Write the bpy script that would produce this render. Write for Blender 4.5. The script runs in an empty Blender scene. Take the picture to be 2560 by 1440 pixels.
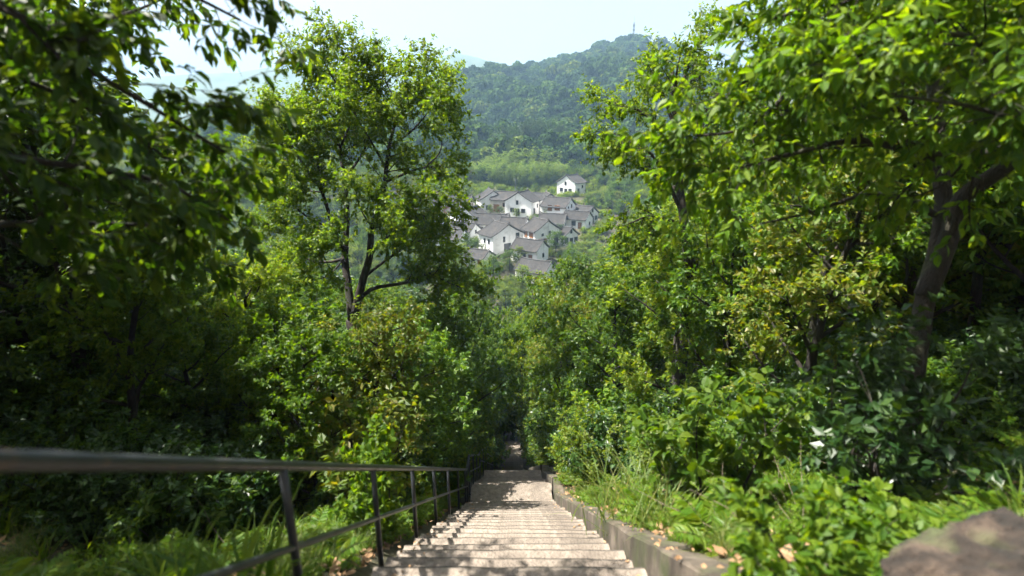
import bpy, bmesh, math, random
import numpy as np
from mathutils import Vector

# ---------------------------------------------------------------- camera, sky, sun, exposure
scene = bpy.context.scene
COL = scene.collection
PITCH = math.radians(16.0)
F = 1280.0                                    # focal length in pixels of a 2560 px wide frame (18 mm lens)
cd = bpy.data.cameras.new('camera'); cam = bpy.data.objects.new('camera', cd); COL.objects.link(cam)
cam.location = (0, 0, 0); cam.rotation_euler = (math.pi / 2 - PITCH, 0, 0)
cd.sensor_width = 36.0; cd.lens = 18.0; cd.clip_start = 0.05; cd.clip_end = 20000
cd.dof.use_dof = True; cd.dof.focus_distance = 25.0; cd.dof.aperture_fstop = 0.8
scene.camera = cam

TO_SUN = np.array([-0.46, 0.10, 0.87]); TO_SUN /= np.linalg.norm(TO_SUN)
SUN_EL = math.asin(TO_SUN[2]); SUN_AZ = math.atan2(TO_SUN[0], TO_SUN[1])
world = bpy.data.worlds.new('World'); scene.world = world; world.use_nodes = True
wn = world.node_tree.nodes; wl = world.node_tree.links; wn.clear()
wo = wn.new('ShaderNodeOutputWorld'); wb = wn.new('ShaderNodeBackground'); ws = wn.new('ShaderNodeTexSky')
ws.sky_type = 'NISHITA'; ws.sun_disc = False; ws.sun_elevation = SUN_EL; ws.sun_rotation = SUN_AZ
ws.altitude = 100; ws.air_density = 0.9; ws.dust_density = 6.0; ws.ozone_density = 1.0
wb.inputs['Strength'].default_value = 0.066
wh = wn.new('ShaderNodeHueSaturation'); wh.inputs['Saturation'].default_value = 0.20; wh.inputs['Value'].default_value = 0.80
wl.new(ws.outputs[0], wh.inputs['Color']); wl.new(wh.outputs[0], wb.inputs[0]); wl.new(wb.outputs[0], wo.inputs[0])
sl = bpy.data.lights.new('sun', 'SUN'); sun = bpy.data.objects.new('sun', sl); COL.objects.link(sun)
sl.energy = 5.0; sl.angle = math.radians(0.6); sl.color = (1.0, 0.94, 0.85)
sun.rotation_euler = Vector((-TO_SUN[0], -TO_SUN[1], -TO_SUN[2])).to_track_quat('-Z', 'Y').to_euler()
vs = scene.view_settings
scene.display_settings.display_device = 'sRGB'
vs.view_transform = 'Standard'; vs.look = 'None'; vs.gamma = 1.0; vs.use_curve_mapping = False
vs.exposure = 2.2
HAZE_DENSITY = 0.00031
cy = scene.cycles
cy.max_bounces = 7; cy.diffuse_bounces = 3; cy.glossy_bounces = 2; cy.transmission_bounces = 4
cy.volume_bounces = 0; cy.transparent_max_bounces = 4
cy.use_denoising = True; cy.use_adaptive_sampling = True; cy.adaptive_threshold = 0.04
cy.sample_clamp_indirect = 6.0
scene.render.film_transparent = False; scene.render.filter_size = 1.15

# ---------------------------------------------------------------- helpers
cp, sp = math.cos(PITCH), math.sin(PITCH)
def P(u, v, zc):
    """point of the place seen at photo pixel (u, v) at a depth of zc metres"""
    xc = (u - 1280) / F * zc; yc = (720 - v) / F * zc
    return np.array([xc, zc * cp + yc * sp, -zc * sp + yc * cp])
def proj(p):
    p = np.asarray(p, float); zc = p[..., 1] * cp - p[..., 2] * sp; yc = p[..., 1] * sp + p[..., 2] * cp
    zc = np.maximum(zc, 1e-3)
    return 1280 + F * p[..., 0] / zc, 720 - F * yc / zc, zc
def smooth(a, b, x):
    t = np.clip((np.asarray(x, float) - a) / (b - a), 0, 1); return t * t * (3 - 2 * t)
def unit(v):
    v = np.asarray(v, float); return v / (np.linalg.norm(v, axis=-1, keepdims=True) + 1e-9)
_nr = np.random.default_rng(5)
_ph = _nr.uniform(0, 6.283, (24, 3)); _dr = unit(_nr.normal(size=(24, 2)))
def wnoise(x, y, scale, o=0):
    s = 0
    for k in range(8):
        j = (k + o * 5) % 24; f = (1 + 0.37 * k) / scale
        s = s + np.sin((x * _dr[j, 0] + y * _dr[j, 1]) * f * 6.283 + _ph[j, 0]) / (1 + .3 * k)
    return s / 4.0

class Geo:
    def __init__(s): s.v = []; s.f = []; s.n = 0
    def add(s, v, f):
        v = np.asarray(v, float).reshape(-1, 3); f = np.asarray(f, int).reshape(-1, 3)
        s.v.append(v); s.f.append(f + s.n); s.n += len(v)
    def arrays(s):
        if not s.v: return np.zeros((0, 3)), np.zeros((0, 3), int)
        return np.concatenate(s.v), np.concatenate(s.f)
    def quad(s, a, b, c, d): s.add([a, b, c, d], [[0, 1, 2], [0, 2, 3]])
    def box(s, lo, hi, fn=None):
        x0, y0, z0 = lo; x1, y1, z1 = hi
        v = np.array([[x0,y0,z0],[x1,y0,z0],[x1,y1,z0],[x0,y1,z0],[x0,y0,z1],[x1,y0,z1],[x1,y1,z1],[x0,y1,z1]], float)
        if fn is not None: v = fn(v)
        s.add(v, [[0,2,1],[0,3,2],[4,5,6],[4,6,7],[0,1,5],[0,5,4],[1,2,6],[1,6,5],[2,3,7],[2,7,6],[3,0,4],[3,4,7]])
    def tube(s, pts, rads, n=6, cap=True):
        pts = np.asarray(pts, float); m = len(pts); rads = np.broadcast_to(np.asarray(rads, float), (m,))
        t = np.gradient(pts, axis=0); t = unit(t)
        ref = np.array([0.0, 0, 1]) if abs(t[m // 2, 2]) < .9 else np.array([1.0, 0, 0])
        a = unit(np.cross(t, ref)); b = np.cross(t, a)
        an = np.linspace(0, 2 * np.pi, n, endpoint=False)
        ring = (np.cos(an)[None, :, None] * a[:, None] + np.sin(an)[None, :, None] * b[:, None]) * rads[:, None, None] + pts[:, None]
        i = np.arange(m - 1)[:, None] * n; j = np.arange(n)[None]; k = (j + 1) % n
        q0, q1, q2, q3 = i + j, i + k, i + n + k, i + n + j
        f = np.concatenate([np.stack([q0, q1, q2], -1).reshape(-1, 3), np.stack([q0, q2, q3], -1).reshape(-1, 3)])
        v = ring.reshape(-1, 3)
        if cap:
            v = np.concatenate([v, pts[:1], pts[-1:]]); L = m * n; jj = np.arange(n); kk = (jj + 1) % n
            f = np.concatenate([f, np.stack([kk, jj, np.full(n, L)], -1), np.stack([(m-1)*n + jj, (m-1)*n + kk, np.full(n, L+1)], -1)])
        s.add(v, f)

def mk_mesh(name, parts, smooth_=False):
    """parts: list of (verts, faces, material); faces triangles"""
    V = []; Fc = []; MI = []; n = 0; mats = []; SM = []
    for k, pr in enumerate(parts):
        v, f, m = pr[:3]
        V.append(v); Fc.append(f + n); n += len(v)
        if m not in mats: mats.append(m)
        MI.append(np.full(len(f), mats.index(m), np.int32)); SM.append(np.full(len(f), bool(pr[3]) if len(pr) > 3 else smooth_))
    V = np.concatenate(V); Fc = np.concatenate(Fc).astype(np.int32); MI = np.concatenate(MI)
    me = bpy.data.meshes.new(name)
    me.vertices.add(len(V)); me.vertices.foreach_set('co', V.astype(np.float32).ravel())
    me.loops.add(len(Fc) * 3); me.loops.foreach_set('vertex_index', Fc.ravel())
    me.polygons.add(len(Fc)); me.polygons.foreach_set('loop_start', (np.arange(len(Fc)) * 3).astype(np.int32))
    for m in mats: me.materials.append(m)
    me.polygons.foreach_set('material_index', MI); me.polygons.foreach_set('use_smooth', np.concatenate(SM))
    me.update(calc_edges=True)
    return me
def link(name, data, parent=None, loc=None):
    o = bpy.data.objects.new(name, data); COL.objects.link(o)
    if parent is not None: o.parent = parent
    if loc is not None: o.location = tuple(float(q) for q in loc)
    return o
def gobj(name, geo, mat, parent=None, loc=None, sm=False):
    v, f = geo.arrays(); return link(name, mk_mesh(name, [(v, f, mat)], sm), parent, loc)
def tag(o, label=None, cat=None, group=None, kind=None):
    if label: o['label'] = label
    if cat: o['category'] = cat
    if group: o['group'] = group
    if kind: o['kind'] = kind
    return o
def thing(name, label, cat, loc=(0, 0, 0), rz=0.0, group=None):
    o = link(name, None, None, loc); o.rotation_euler = (0, 0, rz); o.empty_display_size = .2
    return tag(o, label, cat, group)
def copy_tree(root, loc, rz, sc, label=None, cat=None, group=None):
    r = root.copy(); COL.objects.link(r); r.location = tuple(float(q) for q in loc)
    r.rotation_euler = (0, 0, rz); r.scale = sc if hasattr(sc, '__len__') else (sc, sc, sc)
    tag(r, label, cat, group)
    for ch in root.children:
        c = ch.copy(); COL.objects.link(c); c.parent = r
    return r

# ---------------------------------------------------------------- materials
def new_mat(name):
    m = bpy.data.materials.new(name); m.use_nodes = True
    nt = m.node_tree; nt.nodes.clear(); out = nt.nodes.new('ShaderNodeOutputMaterial')
    return m, nt, out
def N(nt, t, **kw):
    n = nt.nodes.new(t)
    for k, v in kw.items(): setattr(n, k, v)
    return n
def ramp(nt, stops):
    r = N(nt, 'ShaderNodeValToRGB'); e = r.color_ramp.elements
    while len(e) < len(stops): e.new(0.5)
    for i, (p, c) in enumerate(stops): e[i].position = p; e[i].color = (*c, 1)
    return r
def leaf_mat(name, cols, tcol, trans=0.38, rough=0.42, spec=0.45):
    m, nt, out = new_mat(name)
    g = N(nt, 'ShaderNodeNewGeometry'); r = ramp(nt, [(i / (len(cols) - 1), c) for i, c in enumerate(cols)])
    nt.links.new(g.outputs['Random Per Island'], r.inputs[0])
    oi = N(nt, 'ShaderNodeObjectInfo'); hs = N(nt, 'ShaderNodeHueSaturation')
    mr = N(nt, 'ShaderNodeMapRange'); mr.inputs[3].default_value = .8; mr.inputs[4].default_value = 1.25
    nt.links.new(oi.outputs['Random'], mr.inputs[0]); nt.links.new(mr.outputs[0], hs.inputs['Value'])
    nt.links.new(r.outputs[0], hs.inputs['Color'])
    b = N(nt, 'ShaderNodeBsdfPrincipled'); b.inputs['Roughness'].default_value = rough
    b.inputs['Specular IOR Level'].default_value = spec
    nt.links.new(hs.outputs[0], b.inputs['Base Color'])
    mx = N(nt, 'ShaderNodeMix', data_type='RGBA', blend_type='MULTIPLY'); mx.inputs[0].default_value = 1.0
    t = N(nt, 'ShaderNodeBsdfTranslucent'); mx.inputs[7].default_value = (*tcol, 1)
    nt.links.new(hs.outputs[0], mx.inputs[6]); nt.links.new(mx.outputs[2], t.inputs[0])
    ms = N(nt, 'ShaderNodeMixShader'); ms.inputs[0].default_value = trans
    nt.links.new(b.outputs[0], ms.inputs[1]); nt.links.new(t.outputs[0], ms.inputs[2]); nt.links.new(ms.outputs[0], out.inputs[0])
    return m
def rock_mat(name, stops, scale=6.0, rough=0.85, bump=0.4, dist=0.02, obj_var=0.0, spots=None, detail=8, streak=None, stretch=None):
    m, nt, out = new_mat(name)
    tc = N(nt, 'ShaderNodeTexCoord'); n1 = N(nt, 'ShaderNodeTexNoise'); n1.inputs['Scale'].default_value = scale
    n1.inputs['Detail'].default_value = detail; n1.inputs['Roughness'].default_value = .65
    vec = tc.outputs['Object']
    if stretch:
        mq = N(nt, 'ShaderNodeMapping'); mq.inputs['Scale'].default_value = stretch; nt.links.new(vec, mq.inputs[0]); vec = mq.outputs[0]
    nt.links.new(vec, n1.inputs['Vector'])
    r = ramp(nt, stops); nt.links.new(n1.outputs['Fac'], r.inputs[0]); col = r.outputs[0]
    if spots:
        sc_, lo, hi, c = spots
        n2 = N(nt, 'ShaderNodeTexNoise'); n2.inputs['Scale'].default_value = sc_; n2.inputs['Detail'].default_value = 5
        nt.links.new(tc.outputs['Object'], n2.inputs['Vector'])
        mr = N(nt, 'ShaderNodeMapRange'); mr.inputs[1].default_value = lo; mr.inputs[2].default_value = hi; mr.clamp = True
        nt.links.new(n2.outputs['Fac'], mr.inputs[0])
        mx = N(nt, 'ShaderNodeMix', data_type='RGBA'); mx.inputs[7].default_value = (*c, 1)
        nt.links.new(mr.outputs[0], mx.inputs[0]); nt.links.new(col, mx.inputs[6]); col = mx.outputs[2]
    if streak:
        mp = N(nt, 'ShaderNodeMapping'); mp.inputs['Scale'].default_value = streak[0]
        n3 = N(nt, 'ShaderNodeTexNoise'); n3.inputs['Scale'].default_value = 1.0; n3.inputs['Detail'].default_value = 4
        nt.links.new(tc.outputs['Object'], mp.inputs[0]); nt.links.new(mp.outputs[0], n3.inputs['Vector'])
        mr = N(nt, 'ShaderNodeMapRange'); mr.inputs[1].default_value = streak[1]; mr.inputs[2].default_value = streak[2]
        nt.links.new(n3.outputs['Fac'], mr.inputs[0])
        mx = N(nt, 'ShaderNodeMix', data_type='RGBA'); mx.inputs[7].default_value = (*streak[3], 1)
        nt.links.new(mr.outputs[0], mx.inputs[0]); nt.links.new(col, mx.inputs[6]); col = mx.outputs[2]
    if obj_var:
        oi = N(nt, 'ShaderNodeObjectInfo'); hs = N(nt, 'ShaderNodeHueSaturation'); mr = N(nt, 'ShaderNodeMapRange')
        mr.inputs[3].default_value = 1 - obj_var; mr.inputs[4].default_value = 1 + obj_var
        nt.links.new(oi.outputs['Random'], mr.inputs[0]); nt.links.new(mr.outputs[0], hs.inputs['Value'])
        nt.links.new(col, hs.inputs['Color']); col = hs.outputs[0]
    b = N(nt, 'ShaderNodeBsdfPrincipled'); b.inputs['Roughness'].default_value = rough
    nt.links.new(col, b.inputs['Base Color'])
    if bump:
        n4 = N(nt, 'ShaderNodeTexNoise'); n4.inputs['Scale'].default_value = scale * 4; n4.inputs['Detail'].default_value = 6
        nt.links.new(vec, n4.inputs['Vector'])
        bp = N(nt, 'ShaderNodeBump'); bp.inputs['Strength'].default_value = bump; bp.inputs['Distance'].default_value = dist
        nt.links.new(n4.outputs['Fac'], bp.inputs['Height']); nt.links.new(bp.outputs[0], b.inputs['Normal'])
    nt.links.new(b.outputs[0], out.inputs[0])
    return m
YG = (2.3, 2.05, 0.28)
M = {}
M['leaf_mid'] = leaf_mat('leaf_mid', [(0.027,0.069,0.009), (0.051,0.108,0.012), (0.092,0.147,0.016)], YG, .50, .45, .3)
M['leaf_hero'] = leaf_mat('leaf_hero', [(0.037,0.087,0.011), (0.068,0.123,0.012), (0.102,0.148,0.018)], YG, .60, .45, .25)
M['leaf_dark'] = leaf_mat('leaf_dark', [(0.013,0.041,0.009), (0.024,0.063,0.012), (0.045,0.088,0.013)], YG, .35, .40, .45)
M['leaf_yellow'] = leaf_mat('leaf_yellow', [(0.067,0.127,0.012), (0.108,0.167,0.013), (0.145,0.171,0.028)], YG, .52, .45, .3)
M['leaf_near'] = leaf_mat('leaf_near', [(0.032,0.080,0.009), (0.062,0.122,0.010), (0.109,0.162,0.013)], YG, .54, .5, .25)
M['leaf_near_dark'] = leaf_mat('leaf_near_dark', [(0.017,0.049,0.009), (0.034,0.078,0.010), (0.072,0.113,0.013)], YG, .5, .5, .25)
M['leaf_tip'] = leaf_mat('leaf_tip', [(0.057,0.108,0.016), (0.099,0.147,0.018), (0.142,0.132,0.032)], YG, .48, .45, .3)
M['grass'] = leaf_mat('grass', [(.060,.115,.018), (.095,.140,.026), (.18,.17,.06)], (1.6,1.5,.6), .40, .45, .4)
M['fern'] = leaf_mat('fern', [(.050,.120,.010), (.085,.155,.013), (.125,.170,.02)], YG, .5, .45, .3)
M['bamboo'] = leaf_mat('bamboo', [(.105,.170,.030), (.155,.215,.04), (.205,.240,.06)], (1.4,1.6,.5), .48, .5, .3)
M['far_leaf'] = leaf_mat('far_leaf', [(.018,.046,.012), (.036,.074,.016), (.060,.100,.020)], (1.5,1.5,.5), .25, .8, .05)
M['far_light'] = leaf_mat('far_light', [(.045,.078,.014), (.070,.106,.018), (.10,.13,.026)], (1.5,1.5,.5), .3, .8, .05)
M['far_dark'] = leaf_mat('far_dark', [(.010,.028,.009), (.018,.042,.012), (.028,.054,.014)], (1.5,1.5,.5), .25, .8, .05)
M['litter'] = leaf_mat('litter', [(.16,.09,.045), (.26,.16,.085), (.36,.24,.14)], (1.2,1,.7), .15, .7, .2)
M['bark'] = rock_mat('bark', [(.3, (.009,.007,.005)), (.55, (.022,.016,.012)), (.75, (.055,.042,.031))], 7, .95, 1.0, .04, 0, (1.6, .5, .68, (.040,.044,.022)), stretch=(2.2, 2.2, .35))
M['bark_pale'] = rock_mat('bark_pale', [(.3, (.05,.036,.026)), (.5, (.12,.09,.065)), (.72, (.26,.20,.15))], 5, .9, .8, .03)
M['soil'] = rock_mat('soil', [(.3, (.020,.018,.010)), (.5, (.040,.038,.016)), (.7, (.075,.055,.030))], 1.3, .95, .8, .05)
M['stone'] = rock_mat('stone', [(.30, (.092,.075,.059)), (.5, (.172,.143,.115)), (.70, (.255,.216,.176))], 7.0, .9, 1.0, .03, .14, (1.7, .50, .72, (.11,.09,.072)))
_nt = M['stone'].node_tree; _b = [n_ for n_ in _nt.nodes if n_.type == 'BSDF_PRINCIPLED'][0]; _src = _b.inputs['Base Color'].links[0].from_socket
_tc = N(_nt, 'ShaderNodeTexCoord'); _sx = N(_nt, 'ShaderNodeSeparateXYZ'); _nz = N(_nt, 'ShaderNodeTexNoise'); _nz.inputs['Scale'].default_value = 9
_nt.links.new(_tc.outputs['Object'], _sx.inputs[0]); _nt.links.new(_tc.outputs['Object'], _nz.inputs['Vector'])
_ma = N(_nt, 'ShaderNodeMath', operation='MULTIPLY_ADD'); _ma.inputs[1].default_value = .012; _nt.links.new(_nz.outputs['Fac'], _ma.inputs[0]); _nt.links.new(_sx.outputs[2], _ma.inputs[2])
_mr = N(_nt, 'ShaderNodeMapRange'); _mr.inputs[1].default_value = .000; _mr.inputs[2].default_value = -.008; _mr.inputs[3].default_value = 0; _mr.inputs[4].default_value = .92   # darkens nosing chamfer and front face so step edges read
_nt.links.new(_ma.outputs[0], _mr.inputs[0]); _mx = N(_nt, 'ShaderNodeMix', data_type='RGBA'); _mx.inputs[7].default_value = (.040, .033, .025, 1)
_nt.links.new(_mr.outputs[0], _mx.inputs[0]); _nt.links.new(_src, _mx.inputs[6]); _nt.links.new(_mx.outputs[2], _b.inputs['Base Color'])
M['concrete'] = rock_mat('concrete', [(.3, (.036,.028,.019)), (.5, (.080,.063,.046)), (.7, (.155,.128,.10))], 2.5, .9, .6, .02, .06,
                         (2.1, .46, .60, (.040,.046,.016)), streak=((5, 5, .5), .45, .68, (.030,.023,.016)))
M['boulder'] = rock_mat('boulder', [(.38, (.007,.005,.003)), (.5, (.020,.0135,.009)), (.64, (.068,.048,.034))], 5.0, .95, 1.0, .06, 0, (3.0, .55, .7, (.05,.06,.022)))
M['rail'] = rock_mat('rail', [(.3, (.014,.016,.020)), (.58, (.026,.029,.034)), (.70, (.075,.045,.028))], 11, .36, .2, .004)
M['plaster'] = rock_mat('plaster', [(.25, (.78,.78,.77)), (.5, (.85,.85,.845)), (.8, (.88,.88,.88))], .6, .9, .1, .02, .03, (.35, .60, .80, (.46,.45,.43)), streak=((.9, .9, .12), .60, .82, (.40,.39,.37)))
M['rough_wall'] = rock_mat('rough_wall', [(.3, (.30,.28,.25)), (.5, (.44,.41,.37)), (.7, (.56,.53,.49))], 1.2, .95, .4, .05)
M['tile'] = rock_mat('tile', [(.3, (.010,.010,.0105)), (.5, (.022,.0215,.022)), (.72, (.052,.050,.048))], 2.2, .98, .6, .08, .2, (.5, .52, .70, (.042,.036,.031)))
M['tile_trim'] = rock_mat('tile_trim', [(.3, (.04,.04,.042)), (.7, (.085,.082,.08))], 2, .9, .2, .03)
M['wood'] = rock_mat('wood', [(.3, (.12,.055,.022)), (.5, (.24,.11,.045)), (.7, (.34,.17,.075))], 3, .8, .2, .02)
M['pane'] = rock_mat('pane', [(.4, (.018,.020,.024)), (.6, (.035,.038,.042))], 2, .25, 0)
M['metal'] = rock_mat('metal', [(.3, (.12,.125,.13)), (.7, (.20,.205,.21))], 2, .6, 0)
M['mountain'] = rock_mat('mountain', [(.3, (.030,.050,.022)), (.5, (.045,.070,.028)), (.7, (.07,.09,.04))], .02, .95, 0)

# ---------------------------------------------------------------- terrain
S1 = 0.716
PATH = [(-60, 42.0), (0, -0.98), (12.97, -10.27), (13.7, -10.27), (18.06, -13.2), (18.5, -13.2), (37.1, -26.6), (61.5, -39.4)]
def path_z(y): return np.interp(y, [q[0] for q in PATH], [q[1] for q in PATH])
PROF = PATH + [(72, -43.5), (85, -46), (102, -46), (122, -43), (145, -38), (218, -20.5), (250, -18), (6000, -18)]
def prof_z(y): return np.interp(y, [q[0] for q in PROF], [q[1] for q in PROF])
HOUSES = [  # u, v of base centre, depth, yaw, gable width, length, eave height, ridge rise, style
    (1263, 616, 155, 35, 10.5, 7.5, 5.2, 2.9, 0), (1240, 578, 173, 78, 8.5, 11, 4.2, 2.6, 1), (1296, 592, 166, 72, 8.5, 8, 4.6, 2.6, 1),
    (1362, 604, 158, 32, 9.0, 7.0, 5.0, 2.9, 2), (1392, 576, 171, 74, 8, 8, 4.0, 2.5, 1), (1334, 640, 146, 58, 6.5, 8, 3.4, 2.2, 3),
    (1350, 694, 138, 57, 6.5, 8.5, 3.4, 2.2, 3), (1208, 652, 147, 58, 5.5, 6.5, 2.4, 1.7, 3), (1238, 520, 192, 14, 8.8, 9, 5.0, 2.8, 4),
    (1274, 520, 188, 66, 7.5, 8, 4.6, 2.4, 5), (1317, 528, 183, -22, 9.4, 9, 5.2, 2.9, 4), (1380, 522, 188, 8, 7, 7, 4.4, 2.4, 4),
    (1405, 535, 180, 60, 8, 9, 4.2, 2.5, 2), (1453, 560, 172, 60, 6, 8, 3.2, 2.0, 3), (1438, 477, 215, -36, 8.2, 8.5, 5.0, 2.8, 4),
    (1146, 524, 190, 80, 7.5, 13, 4.0, 2.3, 5), (1190, 562, 176, -26, 7, 8, 4.6, 2.5, 4), (1128, 604, 160, 74, 8, 11, 2.6, 2.2, 3),
    (1092, 570, 178, 35, 8, 8, 4.2, 2.5, 4), (1350, 512, 196, 70, 6, 7, 3.6, 2.0, 5), (1420, 603, 160, 40, 5.5, 6, 3.4, 2.0, 4),
    (1172, 592, 165, 62, 6.5, 8, 3.4, 2.1, 1), (1160, 548, 184, 30, 6.5, 7, 4.0, 2.2, 4), (1470, 548, 181, 45, 6, 7, 3.6, 2.1, 4)]
HP = np.array([P(h[0] - 10, h[1] + 7, h[2]) for h in HOUSES])
CREST = [(-900, 470), (300, 460), (500, 420), (640, 345), (760, 295), (900, 285), (1000, 250), (1100, 214), (1160, 194), (1210, 180), (1290, 163), (1400, 149), (1480, 120), (1540, 99), (1590, 90), (1650, 112), (1720, 150), (1850, 205), (2100, 270), (2600, 330), (3600, 360)]
YC = 765.0
_cu = np.array([(u - 1280) / F * 700 for u, v in CREST]); _cz = np.array([math.tan(math.atan((720 - v) / F) - PITCH) * YC - 13 for u, v in CREST])
def terrain(x, y, raw=False):
    x = np.asarray(x, float); y = np.asarray(y, float); a = np.abs(x)
    z = prof_z(y)
    left = x < 0
    near = 1 - smooth(60, 105, y)
    rl = (0.16 - .26 * (1 - smooth(4, 11, y))) * np.clip(a - 2.0, 0, 3) + 0.50 * np.clip(a - 5.0, 0, 12) + .22 * np.clip(a - 17, 0, 60)
    rr = (0.34 - .22 * (1 - smooth(4, 10, y))) * np.clip(a - 1.8, 0, 3) + 0.48 * np.clip(a - 4.8, 0, 12) + .22 * np.clip(a - 17, 0, 60)
    z = z + near * np.where(left, rl, rr)
    edge = np.where(left, smooth(1.32, 1.75, a) * 0.30, smooth(1.30, 1.62, a) * 0.62)
    z = z - near * (0.42 - edge) * (1 - smooth(62, 66, y)) + near * smooth(1.8, 4, a) * 0.18 * wnoise(x, y, 5.0)
    # far banks of the valley
    vside = smooth(60, 105, y) * (1 - smooth(235, 300, y))
    z = z + vside * (0.12 * np.clip(a - 55, 0, 400) + 1.2 * wnoise(x, y, 60, 1) * smooth(70, 100, y))
    # terraces under the houses
    d2 = (x[..., None] - HP[:, 0]) ** 2 + (y[..., None] - HP[:, 1]) ** 2
    w = 1 / (d2 + 4) ** 2; hz = (w * HP[:, 2]).sum(-1) / w.sum(-1)
    k = np.clip(1.25 - np.sqrt(d2.min(-1)) / 26, 0, 1); z = z * (1 - k) + hz * k
    # the wooded hill
    cz = np.interp(x * YC / np.maximum(y, 300) * .35 + x * .65, _cu, _cz)
    s = np.where(y < YC, np.clip((y - 252) / (YC - 252), 0, 1) ** 1.12, 1 - .75 * smooth(YC, YC + 500, y))
    ridge = wnoise(x + .25 * y, y * .35, 170, 2) * 30 + wnoise(x, y, 70, 3) * 8
    hill = s * (cz + 18) + ridge * np.clip(4 * s * (1 - s), 0, 1) * (y < YC) 
    z = z + np.where(y > 252, hill * (1 - smooth(1300, 2200, y)), 0)
    return z
def grow_axis(start, stop, step, g):
    out = [start]
    while out[-1] < stop: out.append(out[-1] + step); step *= g
    return out
xr = list(np.arange(0, 12.01, .4)) + grow_axis(12.6, 6500, .7, 1.055)
xs = np.array([-q for q in xr[:0:-1]] + xr)
ys = np.array(sorted([-q for q in grow_axis(6.0, 60, 1, 1.2)]) + list(np.arange(-5.5, 64, .5)) + grow_axis(65, 290, 1.2, 1.012) + grow_axis(300, 7000, 8, 1.03))
X, Y = np.meshgrid(xs, ys); Z = terrain(X, Y)
nx, ny = len(xs), len(ys)
i = (np.arange(ny - 1)[:, None] * nx + np.arange(nx - 1)[None]).ravel()
gf = np.concatenate([np.stack([i, i + 1, i + nx + 1], -1), np.stack([i, i + nx + 1, i + nx], -1)])
ground = link('ground', mk_mesh('ground', [(np.stack([X, Y, Z], -1).reshape(-1, 3), gf, M['soil'])], True)); tag(ground, kind='structure')

# far mountains: ridged sheets with their own depth
def mountain(pts, dist, depth, seed):
    us = np.linspace(pts[0][0], pts[-1][0], 240); vv = np.interp(us, [p[0] for p in pts], [p[1] for p in pts])
    ex = (us - 1280) / F * dist; ez = np.tan(np.arctan((720 - vv) / F) - PITCH) * dist
    rows = 26; tt = np.linspace(-1, 1, rows)
    V = np.zeros((rows, len(us), 3))
    for r_, t in enumerate(tt):
        yy = dist + t * depth + 0 * ex
        pf = (1 - abs(t)) ** .9
        zz = -40 + (ez + 40) * pf + wnoise(ex, yy, dist * .11, seed) * dist * .013 * (pf * (1 - pf) * 4) + wnoise(ex, yy, dist * .03, seed + 1) * dist * .002
        V[r_] = np.stack([ex * (1 + .1 * t), yy, zz], -1)
    n = len(us); i = (np.arange(rows - 1)[:, None] * n + np.arange(n - 1)[None]).ravel()
    f = np.concatenate([np.stack([i, i + 1, i + n + 1], -1), np.stack([i, i + n + 1, i + n], -1)])
    o = link('mountain', mk_mesh('mountain', [(V.reshape(-1, 3), f, M['mountain'])], True)); tag(o, kind='structure'); return o
mountain([(-2200, 230), (-600, 215), (200, 240), (420, 190), (520, 182), (640, 176), (720, 163), (860, 180), (1000, 170), (1070, 150), (1110, 134), (1150, 124), (1195, 133), (1240, 152), (1400, 180), (2000, 180), (4200, 215)], 1650, 380, 3)
mountain([(-2200, 300), (-500, 270), (250, 262), (420, 244), (560, 228), (640, 214), (720, 224), (900, 290), (1300, 330), (2200, 340)], 1250, 250, 7)

# ---------------------------------------------------------------- foliage tools
T2 = (np.array([[0,0,0],[.46,.27,.07],[1,0,-.06],[.46,-.27,.07]]), np.array([[0,2,1],[0,3,2]]))
T8 = (np.array([[0,0,0],[.34,0,-.01],[.70,0,-.05],[1,0,-.16],[.30,.20,.055],[.66,.19,.02],[.30,-.20,.055],[.66,-.19,.02]]),
      np.array([[0,1,4],[1,5,4],[1,2,5],[2,3,5],[0,6,1],[1,6,7],[1,7,2],[2,7,3]]))
T8W = (T8[0] * np.array([1, 1.35, 1.2]), T8[1])
class Leaves:
    def __init__(s): s.p = []; s.d = []; s.n = []; s.s = []
    def add(s, p, d, n, sz): s.p.append(p); s.d.append(d); s.n.append(n); s.s.append(sz)
    def arrays(s, tmpl, width=1.0):
        p = np.concatenate(s.p); d = unit(np.concatenate(s.d)); n = np.concatenate(s.n); sz = np.concatenate(s.s)
        b = unit(np.cross(n, d)); n = np.cross(d, b)
        tv, tf = tmpl; tv = tv * np.array([1, width, 1]); rg = np.random.default_rng(len(p)); wj = rg.uniform(.72, 1.2, (len(p), 1, 1)); cj = rg.uniform(-.6, 2.6, (len(p), 1, 1))
        v = p[:, None] + sz[:, None, None] * (tv[None, :, 0:1] * d[:, None] + wj * tv[None, :, 1:2] * b[:, None] + cj * tv[None, :, 2:3] * n[:, None])
        f = tf[None] + (np.arange(len(p)) * len(tv))[:, None, None]
        return v.reshape(-1, 3), f.reshape(-1, 3)
def resample(pts, n):
    pts = np.asarray(pts, float)
    if len(pts) > 2:                       # smooth by Catmull-Rom
        q = np.concatenate([2 * pts[:1] - pts[1:2], pts, 2 * pts[-1:] - pts[-2:-1]]); out = []
        for a in range(len(pts) - 1):
            p0, p1, p2, p3 = q[a:a + 4]
            for t in np.linspace(0, 1, 6, endpoint=False):
                out.append(.5 * ((2 * p1) + (-p0 + p2) * t + (2 * p0 - 5 * p1 + 4 * p2 - p3) * t * t + (-p0 + 3 * p1 - 3 * p2 + p3) * t ** 3))
        pts = np.array(out + [pts[-1]])
    L = np.concatenate([[0], np.cumsum(np.linalg.norm(np.diff(pts, axis=0), axis=1))]); t = np.linspace(0, L[-1], n)
    return np.stack([np.interp(t, L, pts[:, k]) for k in range(3)], -1)
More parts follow.
